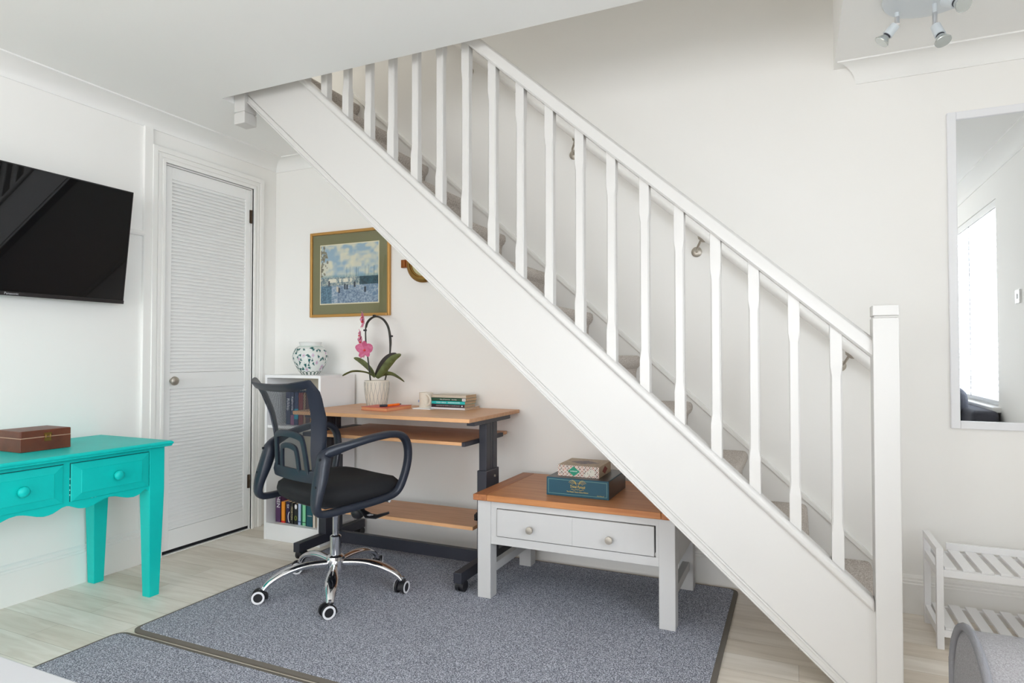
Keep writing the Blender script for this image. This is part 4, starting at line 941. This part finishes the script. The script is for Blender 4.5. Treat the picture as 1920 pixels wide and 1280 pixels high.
build(MB().lathe([(.0745, .0200), (.0745, .0206)], M=RXm, c=bc_, n=32, cap=True), 'dial', mat('dial_face', (186, 180, 140), .4), ba)
for s in (-1, 1): 
    mb = MB().box(bc_[0]+s*.128-.02, bc_[0]+s*.128+.02, YB-.022, YB-.001, 1.546, 1.592); mb.cyl((bc_[0]+s*.122, YB-.024, 1.55), (bc_[0]+s*.122, YB-.024, 1.588), .006, 8)
    build(mb, 'hinge_lug', mat('copper_brass', (150, 92, 50), .35, .9), ba, bevel=.002)

# ------------------------------------------------------------------ ceiling spotlights
sp = tag(empty('ceiling_spotlight', (.43, 2.5, ZC)), 'white ceiling light with a round plate and swivelling spot heads', 'ceiling light')
pcx, pcy = .435, 2.50
build(MB().lathe([(.13, ZC), (.148, ZC-.001), (.152, ZC-.008), (.146, ZC-.018), (.12, ZC-.022), (.02, ZC-.023)], c=(pcx, pcy, 0), n=48), 'ceiling_plate', M_plate, sp, smooth=40)
def spot(base_px, joint_px, end_px, y, y2=None):
    a = at_y(*base_px, y); j = at_y(*joint_px, y); e = at_y(*end_px, y2 or y); a.z = max(a.z, ZC-.02)
    s = build(MB().cyl(Vector((j.x, j.y, ZC-.02)), j, .0075, 12), 'spot_arm', M_plate, sp, smooth=40); tp = Vector((j.x, j.y, ZC-.02)); build(MB().cyl(j+(tp-j)*.55, j-Vector((0, 0, .002)), .0082, 12), 'swivel_joint', M_chrome, s, smooth=40)
    d = (e-j); L_ = d.length; d.normalize(); h1 = j+d*.008; h2 = j+d*(L_*.62); h3 = j+d*L_
    build(MB().cyl(h1, h2, .0155, 20, .017), 'lamp_holder', M_plate, s, smooth=40)
    build(MB().cyl(h2, j+d*(L_*.72), .013, 18), 'lamp_neck', M_black, s)
    build(MB().tube([j+d*(L_*.70), j+d*(L_*.85), h3-d*.003, h3], [.014, .021, .026, .0245], 22), 'bulb', M_bulb, s, smooth=30)
spot((1680, 22), (1682, 44), (1652, 80), 2.565)
spot((1752, 22), (1753, 46), (1769, 78), 2.55, 2.52)
spot((1762, -12), (1768, 2), (1808, 7), 2.44, 2.36)

# ------------------------------------------------------------------ shoe rack
sr = tag(empty('shoe_rack', (.75, 2.82, 0)), 'white two-tier slatted shoe rack against the back wall under the mirror', 'shoe rack')
rx0, rx1, ry0, ry1 = .452, 1.10, 2.695, 2.955; M_rack = mat('white_rack_paint', (240, 240, 241), .35)
for x in (rx0, rx1-.022):
    for y in (ry0, ry1-.022): box('leg', M_rack, (x, x+.022, y, y+.022, 0, .335), sr, .001)
    box('top_bar', M_rack, (x, x+.022, ry0, ry1, .335, .358), sr, .001)
    for z_ in (.285, .072): box('side_rail', M_rack, (x+.002, x+.02, ry0+.022, ry1-.022, z_-.03, z_), sr, .001)
for z_ in (.292, .079):
    for y in (ry0+.001, ry1-.019): box('long_rail', M_rack, (rx0+.022, rx1-.022, y, y+.018, z_-.034, z_-.0085), sr, .001)
    n = 11
    for i in range(n):
        x = rx0+.026+(rx1-rx0-.052)*i/n; box('slat', M_rack, (x, x+.036, ry0+.002, ry1-.002, z_-.008, z_), sr, .001)
box('back_bar', M_rack, (rx0+.075, rx1-.03, ry1-.012, ry1, .292, .318), sr, .001)

# ------------------------------------------------------------------ sofa
so = tag(empty('sofa', (.7, .2, 0)), 'grey fabric sofa facing left, its piped arm reaching into the lower right corner', 'sofa')
def rbox(name, b, m, parent, r=.04, seg=5): return box(name, m, b, parent, r, seg=seg)
def arm(y0, y1):
    x0, x1, zt = .246, 1.13, .605; mb = MB(); P = []
    cyy = (y0+y1)/2; hw_ = (y1-y0)/2; prof = [(y0+.01, .05), (y0, .3), (y0, .50)]+[(cyy-hw_*cos(pi*i/14), .5+.115*sin(pi*i/14)) for i in range(1, 14)]+[(y1, .50), (y1, .3), (y1-.01, .05)]
    R_ = []
    for x, s in ((x0, .96), (x0-.012, .9), ):
        pass
    cy = (y0+y1)/2
    for x, s, dz_ in ((x0-.006, .55, -.05), (x0-.005, .86, -.012), (x0, 1, 0), (x1, 1, 0)):
        R_.append([Vector((x, cy+(p[0]-cy)*s, .05+(p[1]-.05)*(1 if s == 1 else (.97 if s > .8 else .8)))) for p in prof])
    mb.rings(R_); o = build(mb, 'arm', M_sofa, so, smooth=40)
    pts = [(x0-.002, p[0]+(.003 if p[0] > cy else -.003), p[1]+.002) for p in prof]; pts = smoothpath([Vector(p) for p in pts], 4)
    build(MB().tube(pts, .0065, 8), 'piping', M_pipe, o, smooth=60); return o
arm(1.065, 1.318); arm(-.95, -.75)
rbox('seat_base', (.30, 1.1, -.75, 1.07, .08, .3), M_sofa, so)
for a, b in ((-.745, .155), (.165, 1.065)): rbox('seat_cushion', (.27, .95, a, b, .3, .46), M_sofa, so, .05)
rbox('back_frame', (1.0, 1.145, -.9, 1.25, .08, .70), M_sofa2, so, .03)
for a, b in ((-.745, .155), (.165, 1.0)):
    rbox('back_cushion', (.86, 1.05, a, b, .44, .84), M_sofa2, so, .085, 6)
for x in (.3, 1.05):
    for y in (-.9, 1.17): box('foot', M_rub, (x, x+.04, y, y+.04, 0, .081), so)

# ------------------------------------------------------------------ pale table nearest the camera
ft = tag(empty('side_table', (-1.6, .5, 0)), 'pale grey tabletop corner cut off at the lower left edge', 'table')
M_ft = mat('pale_grey_laminate', (205, 206, 210), .4)
q = at_z(0, 1228, .45)
box('tabletop', M_ft, (-2.3, -.8, .18, q.y, .42, .45), ft, .004)
for x in (-2.28, -.86):
    for y in (.2, q.y-.06): box('leg', M_ft, (x, x+.04, y, y+.04, .0112, .42), ft, .002)
